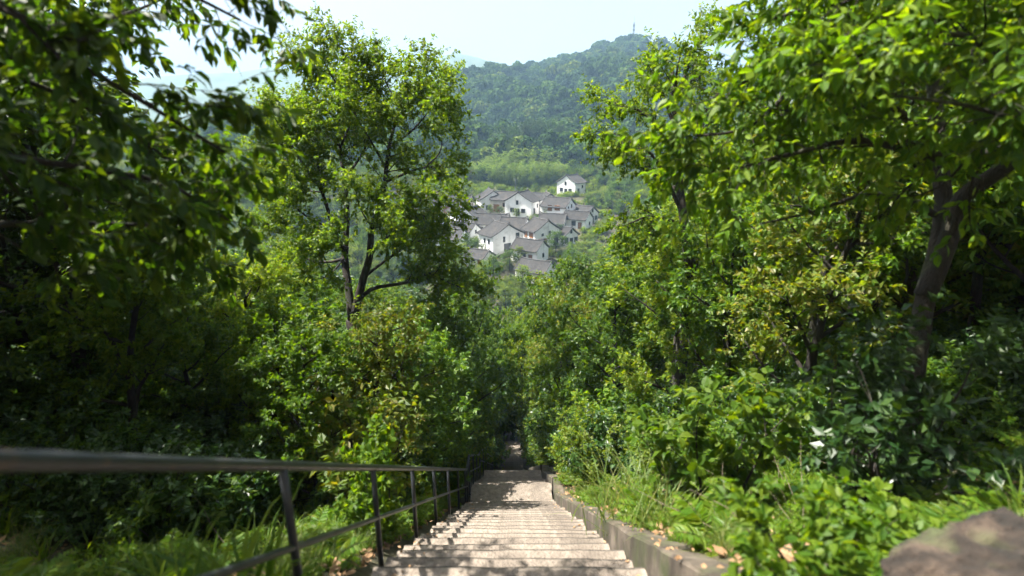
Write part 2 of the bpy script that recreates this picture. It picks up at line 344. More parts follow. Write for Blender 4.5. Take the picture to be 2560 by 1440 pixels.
def bend(rng, p, d, L, n, wig, trop):
    pts = [np.array(p, float)]; d = unit(np.array(d, float)); st = L / n
    for _ in range(n):
        d = unit(d + rng.normal(size=3) * wig + np.array([0, 0, trop])); pts.append(pts[-1] + d * st)
    return np.array(pts)
def side_dir(rng, t, ang):
    r = rng.normal(size=3); r -= t * r.dot(t); return unit(t * math.cos(ang) + unit(r) * math.sin(ang))
def put_leaves(rng, lv, pts, n, size, droop, spread=.9, upn=.8):
    t = rng.uniform(.06, 1.0, n); m = len(pts) - 1; i = np.minimum((t * m).astype(int), m - 1); fr = (t * m - i)[:, None]
    p = pts[i] * (1 - fr) + pts[i + 1] * fr; tg = unit(pts[i + 1] - pts[i])
    r = rng.normal(size=(n, 3)); r -= tg * (r * tg).sum(1, keepdims=True)
    d = unit(tg * .55 + unit(r) * spread + np.array([0, 0, -droop]))
    nr = np.array([0, 0, upn]) + rng.normal(size=(n, 3)) * .45
    lv.add(p, d, nr, size * rng.uniform(.6, 1.15, n))
def foliate(rng, wood, lv, limbs, sub_per_m, sublen, ntwig, twlen, nleaf, lsize, droop=.35, tmin=.3, ang=(35, 70), trop=.06, subr=.35, wood_twig=True, tube_n=5, flat=1.0):
    for pts, r0, r1 in limbs:
        L = np.linalg.norm(np.diff(pts, axis=0), axis=1).sum(); ns = max(2, int(round(L * sub_per_m)))
        m = len(pts) - 1
        for k in range(ns + 1):
            t = 1.0 if k == ns else tmin + (1 - tmin) * (k + rng.uniform(.1, .9)) / ns
            i = min(int(t * m), m - 1); p = pts[i] + (pts[i + 1] - pts[i]) * (t * m - i); tg = unit(pts[i + 1] - pts[i])
            d = tg if k == ns else side_dir(rng, tg, math.radians(rng.uniform(*ang)))
            d = d * np.array([1, 1, flat])
            sl_ = sublen * rng.uniform(.55, 1.15) * (1.15 - .45 * t)
            sb = bend(rng, p, d, sl_, 5, .16, trop); rr = max((r0 + (r1 - r0) * t) * subr, .004)
            wood.tube(sb, np.linspace(rr, rr * .35, 6), tube_n, False)
            for q in range(ntwig):
                tt = 1.0 if q == 0 else rng.uniform(.2, 1); j = min(int(tt * 5), 4); p2 = sb[j] + (sb[j + 1] - sb[j]) * (tt * 5 - j)
                d2 = unit(sb[j + 1] - sb[j]); d2 = d2 if q == 0 else side_dir(rng, d2, math.radians(rng.uniform(30, 75)))
                tw = bend(rng, p2, d2 * np.array([1, 1, flat]), twlen * rng.uniform(.6, 1.2), 4, .14, trop * .5 - droop * .12)
                if wood_twig: wood.tube(tw, np.linspace(max(rr * .35, .003), .002, 5), 3, False)
                put_leaves(rng, lv, tw, int(nleaf * rng.uniform(.7, 1.3)), lsize, droop)
def limb(pts, r0, r1, n=12): return (resample(pts, n), r0, r1)
def wood_tubes(wood, limbs, n=7):
    for pts, r0, r1 in limbs: wood.tube(pts, np.linspace(r0, r1, len(pts)), n)
def plant(name, wood, lv, leafm, barkm, label, cat, base, group=None, tmpl=T2, width=1.0, trunk='trunk', crown='crown'):
    base = np.asarray(base, float); r = thing(name, label, cat, base, 0, group)
    wv, wf = wood.arrays(); lvv, lf = lv.arrays(tmpl, width)
    link(trunk, mk_mesh(name + '_' + trunk, [(wv - base, wf, barkm)], True), r); link(crown, mk_mesh(name + '_' + crown, [(lvv - base, lf, leafm)]), r)
    return r
def gen_tree(seed, H, spread, tfrac, nlimb, leaf, nleaf, sub=1.1, ntw=6, r=.16, lean=.05, droop=.35, up=.5):
    rng = np.random.default_rng(seed); wood = Geo(); lv = Leaves()
    tr = bend(rng, (0, 0, -.6), (rng.normal() * lean, rng.normal() * lean, 1), H * .92 + .6, 9, .06, .05)
    wood.tube(tr, np.linspace(r, r * .2, 10) * np.concatenate([[1.35], np.ones(9)]), 8)
    limbs = []
    for k in range(nlimb):
        t = tfrac + (1 - tfrac) * (k + rng.uniform(.2, .8)) / nlimb; i = min(int(t * 9), 8); p = tr[i] + (tr[i + 1] - tr[i]) * (t * 9 - i)
        az = k * 2.4 + rng.uniform(-.5, .5); w = math.sin(math.pi * min(1, .18 + .82 * (t - tfrac) / (1 - tfrac)) ** .8) * .75 + .3
        pts = bend(rng, p, (math.cos(az), math.sin(az), up * rng.uniform(.5, 1.5) + .4 * t), spread * w * rng.uniform(.8, 1.15), 6, .12, .05)
        limbs.append((pts, r * .45 * (1.1 - t * .6), r * .1))
    limbs.append((tr[-4:], r * .3, r * .1))
    wood_tubes(wood, limbs, 6)
    foliate(rng, wood, lv, limbs, 2.6, sub, ntw, sub * .5, nleaf, leaf, droop, .22, subr=.45, wood_twig=False, tube_n=4)
    return wood, lv

# sources of the repeated trees (each is used once in the wood itself and copied for the others)
VAR = [('leaf_mid', gen_tree(11, 8, 2.7, .28, 14, .18, 22)), ('leaf_dark', gen_tree(12, 8, 2.4, .22, 15, .17, 22, up=.35)),
       ('leaf_yellow', gen_tree(13, 8, 2.5, .25, 14, .16, 23, up=.6)), ('leaf_hero', gen_tree(14, 8, 2.1, .35, 14, .17, 22, up=.7)),
       ('leaf_mid', gen_tree(15, 8, 3.0, .2, 14, .19, 20, droop=.6)), ('leaf_tip', gen_tree(16, 8, 2.6, .25, 13, .16, 23, up=.5))]
VM = []
for k, (mn, (wd, lv)) in enumerate(VAR):
    wv, wf = wd.arrays(); lvv, lf = lv.arrays(T2)
    VM.append((mk_mesh('tree_trunk', [(wv, wf, M['bark'])], True), mk_mesh('tree_crown', [(lvv, lf, M[mn])])))
def add_tree(k, loc, h, rz, label, group, name='leafy_tree', wide=1.0, cat='tree'):
    r = thing(name, label, cat, loc, rz, group); s = h / 8.0; r.scale = (s * wide, s * wide, s)
    link('trunk', VM[k][0], r); link('crown', VM[k][1], r); return r

# ---------------------------------------------------------------- stairway
rngs = np.random.default_rng(21)
def step_mesh(seed, w, run, thick):
    rng = np.random.default_rng(seed); nx_, ny_ = 15, 3
    X_ = np.linspace(-w / 2, w / 2, nx_ + 1); ysec = np.array([-run - .06, -.20, -.066, -.012, -.001, .0]); zsec = np.array([.004, 0.002, .0, -.029, -.052, -thick])
    jy = np.interp(np.arange(nx_ + 1), np.arange(0, nx_ + 2, 1.5)[:12], rng.normal(0, .005, 12)[:len(np.arange(0, nx_ + 2, 1.5)[:12])])
    V = np.zeros((nx_ + 1, 6, 3))
    for a in range(nx_ + 1):
        V[a, :, 0] = X_[a] + rng.normal(0, .004, 6); V[a, :, 1] = ysec + jy[a] * np.array([0, .2, .8, 1, 1, 1]); V[a, :, 2] = zsec + rng.normal(0, .0015) + rng.normal(0, .0012, 6) * np.array([1, 1, 1, 1, 1, 0])
    V[0, :, 0] += rng.normal(0, .03); V[-1, :, 0] += rng.normal(0, .02)
    n = 6; i = (np.arange(nx_)[:, None] * n + np.arange(n - 1)[None]).ravel()
    f = [np.stack([i, i + n, i + n + 1], -1), np.stack([i, i + n + 1, i + 1], -1)]
    v = V.reshape(-1, 3).tolist()
    for a, flip in ((0, 0), (nx_, 1)):               # end faces
        b0 = len(v); v.append([V[a, 0, 0], V[a, 0, 1], -thick]); ids = [a * n + q for q in range(n)] + [b0]
        for q in range(1, len(ids) - 1): f.append(np.array([[ids[0], ids[q], ids[q + 1]] if not flip else [ids[0], ids[q + 1], ids[q]]]))
    return mk_mesh('step', [(np.array(v), np.concatenate(f), M['stone'], False)])
stair = thing('stairway', 'weathered pale stone stairway running straight down through the wood', None, (0, 0, -.98)); stair['kind'] = 'structure'
def flight(y0, z0, y1, z1, run, w, first=False):
    n = max(1, int(round((y1 - y0) / run))); run = (y1 - y0) / n; rise = (z0 - z1) / n
    ms = [step_mesh(100 + q + int(y0 * 7), w, run, max(.3, rise + .12)) for q in range(5)]
    for k in range(1, n + 1):
        o = link('step', ms[int(rngs.integers(5))], stair); yy = y0 + k * run
        o.location = (float(rngs.normal(0, .022)), yy, z0 - rise * k + .98 + float(rngs.normal(0, .005)))
        o.rotation_euler = (float(rngs.normal(0, .006)), float(rngs.normal(0, .004)), float(rngs.normal(0, .008)))
        if rngs.random() < .5: pass
flight(-2.34, .6955, 12.97, -10.27, .435, 2.46)
flight(12.97, -10.27, 13.7, -10.272, .73, 2.46)
flight(13.7, -10.27, 18.06, -13.2, .40, 2.40)
flight(18.06, -13.2, 18.5, -13.202, .44, 2.40)
flight(18.5, -13.2, 37.1, -26.6, .40, 2.25)
flight(37.1, -26.6, 61.5, -39.4, .50, 2.0)

# low concrete wall on the right of the steps
wall = thing('low_concrete_wall', 'low stained concrete wall along the right edge of the stairs', 'wall', (1.42, 0, -.98))
def wall_run(ya, yb, x0, x1, top, seg=2.9):
    n = max(1, int(round((yb - ya) / seg))); e = np.linspace(ya, yb, n + 1)
    for k in range(n):
        a, b = e[k] + .0015, e[k + 1] - .0015; g = Geo(); rng = np.random.default_rng(int(abs(ya) * 31) + k + 900)
        m = 13; yy = np.linspace(a, b, m); jx = 0.0; jt = 0.0
        sec = []
        for y_ in yy:
            zt = float(path_z(y_)) + top + jt; w1 = .010 * math.sin(y_ * 5.1) + .006 * math.sin(y_ * 13.7 + 1); w2 = .010 * math.sin(y_ * 3.3 + 2) + .006 * math.sin(y_ * 17.1)
            sec.append([[x0 + jx, y_, zt - .95], [x0 + jx + w1, y_, zt - .028 + w2], [x0 + jx + .025, y_, zt + w2 * .5], [x1 + jx - .025, y_, zt + w1], [x1 + jx + w2, y_, zt - .03], [x1 + jx, y_, zt - .95]])
        S_ = np.array(sec); q = 6; i = (np.arange(m - 1)[:, None] * q + np.arange(q - 1)[None]).ravel()
        f = np.concatenate([np.stack([i, i + q + 1, i + q], -1), np.stack([i, i + 1, i + q + 1], -1), [[0, 2, 1], [0, 3, 2], [0, 4, 3], [0, 5, 4]], np.array([[0, 1, 2], [0, 2, 3], [0, 3, 4], [0, 4, 5]]) + (m - 1) * q])
        loc = np.array([1.42, 0, -.98])
        o = link('wall_segment', mk_mesh('wall_segment', [(S_.reshape(-1, 3) - loc, f, M['concrete'], False)]), wall)
wall_run(-1.2, 12.97, 1.275, 1.57, .20)
wall_run(12.97, 13.7, 1.275, 1.57, .20)
wall_run(13.7, 18.06, 1.25, 1.53, .22)
wall_run(18.06, 18.5, 1.25, 1.53, .22)
wall_run(18.5, 37.1, 1.18, 1.44, .22)

# metal handrail on the left
rail = thing('handrail', 'dark painted metal handrail with posts along the left edge of the stairs', 'railing', (-1.32, 0, -.98))
RX = -1.32; rb = np.array([RX, 0, -.98])
g = Geo(); g2 = Geo()
RY = [-1.6, 12.9, 13.65, 18.0, 18.5, 31.0]
for a, b in zip(RY[:-1], RY[1:]):
    A = np.array([RX, a, float(path_z(a)) + 1.01]); B = np.array([RX, b, float(path_z(b)) + 1.01])
    for geo, dz, rr in ((g, 0, .030), (g2, -.57, .021)):
        off = np.array([0, 0, dz]); geo.tube(resample([A + off - rb, B + off - rb], 16), rr, 12)
    for geo, dz, rr in ((g, 0, .031), (g2, -.57, .0215)):    # welded elbow
        if b < 31: geo.tube([B + np.array([0, -.03, dz + .01]) - rb, B + np.array([0, .03, dz - .002]) - rb], rr, 12)
gobj('top_rail', g, M['rail'], rail, None, True); gobj('middle_rail', g2, M['rail'], rail, None, True)
py = [-1.2, .95, 2.55, 4.2, 5.85, 7.45, 9.1, 10.75, 12.4, 12.9, 13.65, 15.1, 16.6, 18.25, 20.5, 22.1, 23.7, 25.3, 26.9, 28.5, 30.1, 30.95]
for y_ in py:
    g = Geo(); z = float(path_z(y_)); g.tube([np.array([0, 0, -.62]), np.array([0, 0, .5]), np.array([0, 0, .995])], .026, 10)
    g.tube([np.array([0, 0, -.36]), np.array([0, 0, -.345])], .055, 10)
    gobj('post', g, M['rail'], rail, np.array([RX, y_, z]) - rb, True)

# ---------------------------------------------------------------- village
def roof_profile(half, rise, over, n=5):
    """concave slope from ridge (x=0) to beyond the eave"""
    t = np.linspace(0, 1, n + 1); x = t * (half + over); z = rise * (1 - t) * (1 - .16 * np.sin(np.pi * t)) - over * rise / (half + over) * t * .0
    k = rise * (1 + over / half); z = rise - k * t * (1 + .22 * (1 - t)) / 1.0 + 0
    return x, z
def make_house(idx, h):
    u, v, zc, yaw, w, l, eh, rr, style = h; eh *= .96; w *= 1.05; l *= 1.05; base = HP[idx]
    HL = ['largest white gabled house with a tall dark slot window at the front of the village', 'long grey tiled roof house just behind the large white gable',
          'grey roofed house joined between the large white gable and the wooden shuttered house', 'white gabled house with orange wooden shutters right of the large white gable',
          'grey roof half hidden by trees behind the wooden shuttered house', 'low house with grey sloping roof just below the wooden shuttered house',
          'lowest small tiled house of the village, nearest the wood', 'small low shed roof left below the large white gable', 'white gabled house at the left end of the upper row',
          'house with open timber porch in the upper row, an aerial pole behind it', 'white house with shaded side wall in the middle of the upper row', 'small white gable with a round window in the upper row',
          'white house with brown roof and dark doorways, right end of the upper row', 'small low house at the right edge of the village beside the trees', 'lone white house standing apart above the village',
          'long rough walled house behind the branches of the tall tree', 'narrow white gable left of the long grey roof', 'low brown tiled roof at the left of the village beneath the tall tree', 'white house at the far left of the village behind the tall tree',
          'low rough walled house behind the gap in the upper row', 'small white gable among trees right of the wooden shuttered house', 'low grey roofed house left of the large white gable', 'white gable left of the upper row, half hidden by the tall tree', 'white gable at the far right of the village, half hidden by trees'][idx]
    r = thing('village_house', HL, 'house', base, math.radians(yaw), 'white walled houses of the village')
    wm = M['rough_wall'] if style == 5 else M['plaster']
    hw, hl = w / 2, l / 2; D = -3.0
    kk_ = rr * (1 + .55 / hw); tq = np.linspace(0, hw / (hw + .55), 5); gz_ = eh + rr - .04 - kk_ * (tq + .234 * tq * (1 - tq))
    sec = [[-hw, D], [hw, D]] + [[tq[a] * (hw + .55), gz_[a]] for a in (4, 3, 2, 1, 0)] + [[-tq[a] * (hw + .55), gz_[a]] for a in (1, 2, 3, 4)]
    m_ = len(sec); V = [[a, y_, b] for y_ in (-hl, hl) for a, b in sec]
    f = []
    for a in range(1, m_ - 1):
        f += [[0, a, a + 1], [m_, m_ + a + 1, m_ + a]] if a != 1 else [[0, 1, 2], [m_, m_ + 2, m_ + 1]]
    for a in range(m_):
        b = (a + 1) % m_; f += [[a, a + m_, b + m_], [a, b + m_, b]]
    link('wall', mk_mesh('wall', [(np.array(V, float), np.array(f), wm)]), r)
    ov, og, th = .55, .22, .20
    k = rr * (1 + ov / hw)
    t = np.linspace(0, 1, 7); px = t * (hw + ov); pz = eh + rr + .10 - k * (t + .13 * t * (1 - t) * 2 * .9)
    pz[-1] += .06
    for s in (-1, 1):
        # slope with rows of tile channels running down it
        rows = max(10, int(l / .42)); yy = np.linspace(-hl - og, hl + og, rows * 2 + 1); cor = np.where(np.arange(rows * 2 + 1) % 2 == 0, .055, 0.0)
        lift = .16 * (np.abs(yy) / (hl + og)) ** 6
        top = np.stack([np.broadcast_to(s * px[None], (len(yy), 7)), np.broadcast_to(yy[:, None], (len(yy), 7)), pz[None] + cor[:, None] + lift[:, None]], -1)
        bot = top.copy(); bot[..., 2] -= th + cor[:, None]
        m = 7; nn = len(yy); i = (np.arange(nn - 1)[:, None] * m + np.arange(m - 1)[None]).ravel()
        q1 = np.concatenate([np.stack([i, i + 1, i + m + 1], -1), np.stack([i, i + m + 1, i + m], -1)])
        o_ = nn * m; ff = [q1, q1[:, ::-1] + o_]
        ee = np.arange(nn - 1) * m + m - 1; ff += [np.stack([ee, ee + o_, ee + m + o_], -1), np.stack([ee, ee + m + o_, ee + m], -1)]
        for st in (0, (nn - 1) * m):
            e2 = st + np.arange(m - 1); ff += [np.stack([e2, e2 + o_, e2 + 1 + o_], -1), np.stack([e2, e2 + 1 + o_, e2 + 1], -1)]
        ro = link('roof_slope', mk_mesh('roof_slope', [(np.concatenate([top.reshape(-1, 3), bot.reshape(-1, 3)]), np.concatenate(ff), M['tile'])]), r)
        for ye in (-1, 1):                       # dark verge along the gable
            g = Geo(); ye_ = ye * (hl + og + .03)
            for a in range(6):
                A = np.array([s * px[a], ye_, pz[a] + .10 + .16]); B = np.array([s * px[a + 1], ye_, pz[a + 1] + .10 + .16])
                g.tube([A, B], .13, 4)
            gobj('verge', g, M['tile_trim'], ro)
    g = Geo(); yy = np.linspace(-hl - og - .15, hl + og + .15, 11); zz = eh + rr + .22 + .45 * (np.abs(yy) / hl) ** 8 * .6
    g.tube(np.stack([0 * yy, yy, zz], -1), .17, 5); gobj('ridge', g, M['tile_trim'], r)
    def opening(face, c, z, ww, hh, pm='pane', fm='tile_trim', nm='window'):
        g = Geo(); e = .10; fr = Geo()
        def tf(vv):
            vv = np.asarray(vv, float).copy()
            if face == 'g': return np.stack([vv[:, 0], -hl - vv[:, 1], vv[:, 2]], -1)
            if face == 'l': return np.stack([-hw - vv[:, 1], vv[:, 0], vv[:, 2]], -1)
            return np.stack([hw + vv[:, 1], vv[:, 0], vv[:, 2]], -1)
        for lo, hi in (((c - ww/2 - e, -.05, z - e), (c - ww/2, .10, z + hh + e)), ((c + ww/2, -.05, z - e), (c + ww/2 + e, .10, z + hh + e)), ((c - ww/2, -.05, z + hh), (c + ww/2, .10, z + hh + e)), ((c - ww/2, -.05, z - e), (c + ww/2, .14, z))):
            fr.box(lo, hi, tf)
        wo_ = gobj(nm, fr, M[fm], r); g.box((c - ww/2, -.05, z), (c + ww/2, .02, z + hh), tf)
        gobj('pane' if nm == 'window' else 'leaf', g, M[pm], wo_)
    rng = np.random.default_rng(idx + 50)
    if style == 0:
        opening('g', -1.6, 3.0, .55, 1.5); opening('g', 3.2, 2.2, 1.1, 3.0); opening('g', -.4, .2, 2.2, 2.2, 'pane', 'tile_trim', 'door'); opening('l', .5, 2.6, .8, 1.2); opening('l', -1.8, 2.6, .8, 1.2)
    elif style == 1:
        opening('l', -l * .25, 1.8, .9, 1.1); opening('l', l * .2, 1.8, .9, 1.1); opening('g', 0, 2.4, .7, 1.0)
    elif style == 2:
        opening('l', -1.6, 2.9, 1.8, 1.5, 'wood', 'wood'); opening('l', 1.2, 2.6, 1.5, 1.8, 'wood', 'tile_trim'); opening('g', -2.0, .1, 3.2, 2.4, 'wood', 'wood', 'door'); opening('g', .6, 3.4, .6, 1.2); opening('g', 3.0, .1, 1.5, 2.3, 'pane', 'tile_trim', 'door'); opening('g', -2.0, 3.4, .6, .6)
    elif style == 3:
        opening('l', 0, .9, 1.3, 1.4); opening('g', .3, 1.0, .8, 1.0); opening('l', -2.2, .1, 1.1, 1.9, 'wood', 'tile_trim', 'door')
    elif style == 4:
        opening('g', -.3, 3.9, .7, 1.3); opening('g', -2.2, 1.2, 1.3, 1.4); opening('g', 1.9, 1.1, 1.3, 1.3); opening('g', -.1, .1, 1.2, 2.2, 'pane', 'tile_trim', 'door')
        opening('r', 1.5, 2.4, 1.0, 1.2); opening('r', -1.8, .2, 1.5, 2.2, 'pane', 'tile_trim', 'door')
    else:
        opening('l', -1.5, 2.0, 1.6, 1.3, 'pane', 'wood'); opening('l', 1.8, .2, 2.2, 2.4, 'wood', 'wood', 'door'); opening('g', 0, 2.2, .8, 1.2)
for idx, h in enumerate(HOUSES): make_house(idx, h)
# aerial pole and field terraces
b = P(1289, 520, 200); b[2] = float(terrain(b[0], b[1]))
g = Geo(); top = P(1289, 442, 200)[2] - b[2]; g.tube([np.zeros(3), np.array([0, 0, top])], [.10, .06], 6)
pole = thing('aerial_pole', 'thin metal aerial pole behind the upper row of houses', 'pole', b); gobj('mast', g, M['metal'], pole)
g = Geo(); g.tube([np.array([-1.0, 0, top - .6]), np.array([1.0, 0, top - .6])], .04, 4); g.tube([np.array([-.6, 0, top - 1.3]), np.array([.6, 0, top - 1.3])], .04, 4); gobj('cross_arm', g, M['metal'], pole)

# radio tower on the hilltop
b = P(1583, 97, 702); b[2] = float(terrain(b[0], b[1])) + 1
tw = thing('radio_tower', 'slim lattice radio tower on the summit of the wooded hill', 'tower', b)
HT = 33.0; g = Geo(); ang = [0.5, 0.5 + 2.094, .5 + 4.189]
leg = lambda k, z: np.array([math.cos(ang[k]), math.sin(ang[k]), 0]) * (1.5 * (1 - z / HT) + .42) + np.array([0, 0, z])
for k in range(3):
    g2 = Geo(); g2.tube([leg(k, 0), leg(k, HT * .5), leg(k, HT * .93)], .24, 4); gobj('leg', g2, M['metal'], tw)
lv_ = np.linspace(2, HT * .93, 12)
for a, b_ in zip(lv_[:-1], lv_[1:]):
    for k in range(3): g.tube([leg(k, a), leg((k + 1) % 3, b_)], .07, 4); g.tube([leg(k, b_), leg((k + 1) % 3, b_)], .07, 4)
gobj('bracing', g, M['metal'], tw)
g = Geo(); g.tube([np.array([0, 0, HT * .9]), np.array([0, 0, HT * 1.14])], .14, 6); gobj('spike', g, M['metal'], tw)
for k in range(3):
    for z in (HT * .62, HT * .80):
        g = Geo(); c = np.array([math.cos(ang[k] + 1), math.sin(ang[k] + 1), 0]) * 1.25 + np.array([0, 0, z]); g.box(c - np.array([.35, .35, 1.4]), c + np.array([.35, .35, 1.4])); gobj('antenna', g, M['metal'], tw)

# ---------------------------------------------------------------- scattered stuff (geometry-node instances)
def scatter(name, pts, rz, sc, idx, sources, label):
    me = bpy.data.meshes.new(name); n = len(pts)
    me.vertices.add(n); me.vertices.foreach_set('co', np.asarray(pts, np.float32).ravel())
    a = me.attributes.new('rot', 'FLOAT_VECTOR', 'POINT'); R = np.zeros((n, 3), np.float32); R[:, 2] = rz; R[:, 0] = np.random.default_rng(n).normal(0, .1, n); a.data.foreach_set('vector', R.ravel())
    a = me.attributes.new('scl', 'FLOAT_VECTOR', 'POINT'); a.data.foreach_set('vector', np.asarray(sc, np.float32).ravel())
    a = me.attributes.new('idx', 'INT', 'POINT'); a.data.foreach_set('value', np.asarray(idx, np.int32))
    o = link(name, me); tag(o, label, None, None, 'stuff')
    nt = bpy.data.node_groups.new(name, 'GeometryNodeTree')
    nt.interface.new_socket('Geometry', in_out='INPUT', socket_type='NodeSocketGeometry'); nt.interface.new_socket('Geometry', in_out='OUTPUT', socket_type='NodeSocketGeometry')
    gi = nt.nodes.new('NodeGroupInput'); go = nt.nodes.new('NodeGroupOutput'); jn = nt.nodes.new('GeometryNodeJoinGeometry')
    def at(nm, ty):
        q = nt.nodes.new('GeometryNodeInputNamedAttribute'); q.data_type = ty; q.inputs['Name'].default_value = nm; return q.outputs[0]
    ai, ar, as_ = at('idx', 'INT'), at('rot', 'FLOAT_VECTOR'), at('scl', 'FLOAT_VECTOR'); used = set(int(q) for q in idx)
    for k, m in enumerate(sources):
        if k not in used: continue
        so = bpy.data.objects.new(name + '_source', m); oi = nt.nodes.new('GeometryNodeObjectInfo'); oi.inputs['Object'].default_value = so; oi.inputs['As Instance'].default_value = True
        cmp_ = nt.nodes.new('FunctionNodeCompare'); cmp_.data_type = 'INT'; cmp_.operation = 'EQUAL'
        a_in = [q for q in cmp_.inputs if q.enabled and q.identifier.startswith('A')][0]; b_in = [q for q in cmp_.inputs if q.enabled and q.identifier.startswith('B')][0]
        nt.links.new(ai, a_in); b_in.default_value = k
        ip = nt.nodes.new('GeometryNodeInstanceOnPoints'); nt.links.new(gi.outputs[0], ip.inputs['Points']); nt.links.new(cmp_.outputs[0], ip.inputs['Selection'])
        nt.links.new(oi.outputs['Geometry'], ip.inputs['Instance']); nt.links.new(ar, ip.inputs['Rotation']); nt.links.new(as_, ip.inputs['Scale'])
        nt.links.new(ip.outputs[0], jn.inputs[0])
    nt.links.new(jn.outputs[0], go.inputs[0])
    md = o.modifiers.new('scatter', 'NODES'); md.node_group = nt
    return o

# far wood on the hill
def far_crown(seed, n, cone=0.0, mat_='far_leaf'):
    rng = np.random.default_rng(seed); lv = Leaves(); lobes = [(np.array([0, 0, 4.2]), 2.7)] + [(np.array([math.cos(a), math.sin(a), 0]) * rng.uniform(1.2, 2.2) + np.array([0, 0, rng.uniform(2.6, 5.4)]), rng.uniform(1.2, 1.9)) for a in rng.uniform(0, 6.28, 7)]
    for c, r_ in lobes:
        m = int(n * r_ * r_ / 28); d = unit(rng.normal(size=(m, 3))); d[:, 2] = np.abs(d[:, 2]) * 1.0 - .25
        p = c + d * r_ * rng.uniform(.8, 1.05, (m, 1)) * np.array([1 - cone * .3, 1 - cone * .3, 1 + cone * .6]); tdir = unit(np.cross(d, rng.normal(size=(m, 3))))
        lv.add(p - tdir * .5, tdir, d + rng.normal(size=(m, 3)) * .35, rng.uniform(.7, 1.5, m))
    v, f = lv.arrays((T2[0] * np.array([1, 1.5, 1]), T2[1]))
    w = Geo(); w.tube([np.array([0, 0, -2.]), np.array([0, 0, 4.])], .2, 4); wv, wf = w.arrays()
    return mk_mesh('far_tree', [(v, f, M[mat_]), (wv, wf, M['bark'])])
FAR = [far_crown(s, 420, c, m_) for s, c, m_ in ((1, 0, 'far_leaf'), (2, 0, 'far_light'), (3, .6, 'far_dark'), (4, .2, 'far_leaf'), (5, .3, 'far_dark'))]
rng = np.random.default_rng(77)
n = 19000; yy = 262 + (rng.random(n) ** .85) * 590; xx = (rng.random(n) * 1.25 - .72) * yy
keep = rng.random(n) < np.where(yy < 420, .8, .95)
zz = terrain(xx, yy); uu, vv, dd = proj(np.stack([xx, yy, zz + 6], -1)); keep &= (uu > 250) & (uu < 1900) & (yy < 850)
xx, yy, zz = xx[keep], yy[keep], zz[keep]; n = len(xx)
s = rng.uniform(.8, 2.3, n) ** 1.1 * (1 + .4 * wnoise(xx, yy, 90, 1).clip(-1, 1) * .5); sc = np.stack([s, s, s * rng.uniform(.8, 1.25, n)], -1)
scatter('hill_forest', np.stack([xx, yy, zz - .5], -1), rng.uniform(0, 6.28, n), sc, np.clip((wnoise(xx, yy, 120, 3) * 2.2 + 2 + rng.normal(0, 1.1, n)).round(), 0, 4).astype(int), [FAR[q] for q in (2, 4, 0, 3, 1)], 'dense hazy green wood covering the far hillside')

# ---------------------------------------------------------------- shrubs and low plants: meshes shared by things and undergrowth
def shrub_mesh(seed, stems, h, spread, leaf, nleaf, mat, sub=.35, ntw=4, per_m=6, droop=.25, tmpl=T2, width=1.0, tilt=.6):
    rng = np.random.default_rng(seed); wood = Geo(); lv = Leaves(); limbs = []
    for k in range(stems):
        az = k * 2.4 + rng.uniform(-.4, .4); tl = tilt * rng.uniform(.2, 1.2)
        pts = bend(rng, (math.cos(az) * .06, math.sin(az) * .06, -.1), (math.cos(az) * tl, math.sin(az) * tl, 1), h * rng.uniform(.7, 1.1), 7, .13, .02)
        limbs.append((pts, .013 * h + .004, .004))
    wood_tubes(wood, limbs, 5); foliate(rng, wood, lv, limbs, per_m, sub, ntw, sub * .6, nleaf, leaf, droop, .15, wood_twig=False, tube_n=3, subr=.5)
    wv, wf = wood.arrays(); v, f = lv.arrays(tmpl, width)
    return (wv, wf), (v, f), mat
def blades(seed, n, h, w, arch, mat, segs=6, rad=.12):
    rng = np.random.default_rng(seed); G = Geo()
    for k in range(n):
        az = rng.uniform(0, 6.283); L = h * rng.uniform(.6, 1.15); el = rng.uniform(.9, 1.5); d = np.array([math.cos(az) * math.cos(el), math.sin(az) * math.cos(el), math.sin(el)])
        p = np.array([rng.normal() * rad, rng.normal() * rad, -.03]); pts = [p]; 
        for q in range(segs):
            d = unit(d + np.array([math.cos(az) * .04, math.sin(az) * .04, -arch * (q + .4) / segs * rng.uniform(.7, 1.2)])); pts.append(pts[-1] + d * L / segs)
        pts = np.array(pts); sd = np.array([-math.sin(az), math.cos(az), 0]); ws_ = w * rng.uniform(.7, 1.2) * np.array([.6, 1, 1, .85, .6, .33, .02])[:segs + 1]
        up = np.array([0, 0, 1.0]) * .3
        A = pts + sd * ws_[:, None] + up * ws_[:, None]; B = pts - sd * ws_[:, None] + up * ws_[:, None]
        V = np.concatenate([A, pts, B]); m = segs + 1; i = np.arange(segs)
        G.add(V, np.concatenate([np.stack([i, i + m, i + m + 1], -1), np.stack([i, i + m + 1, i + 1], -1), np.stack([i + m, i + 2 * m, i + 2 * m + 1], -1), np.stack([i + m, i + 2 * m + 1, i + m + 1], -1)]))
    v, f = G.arrays(); return (None, (v, f), mat)
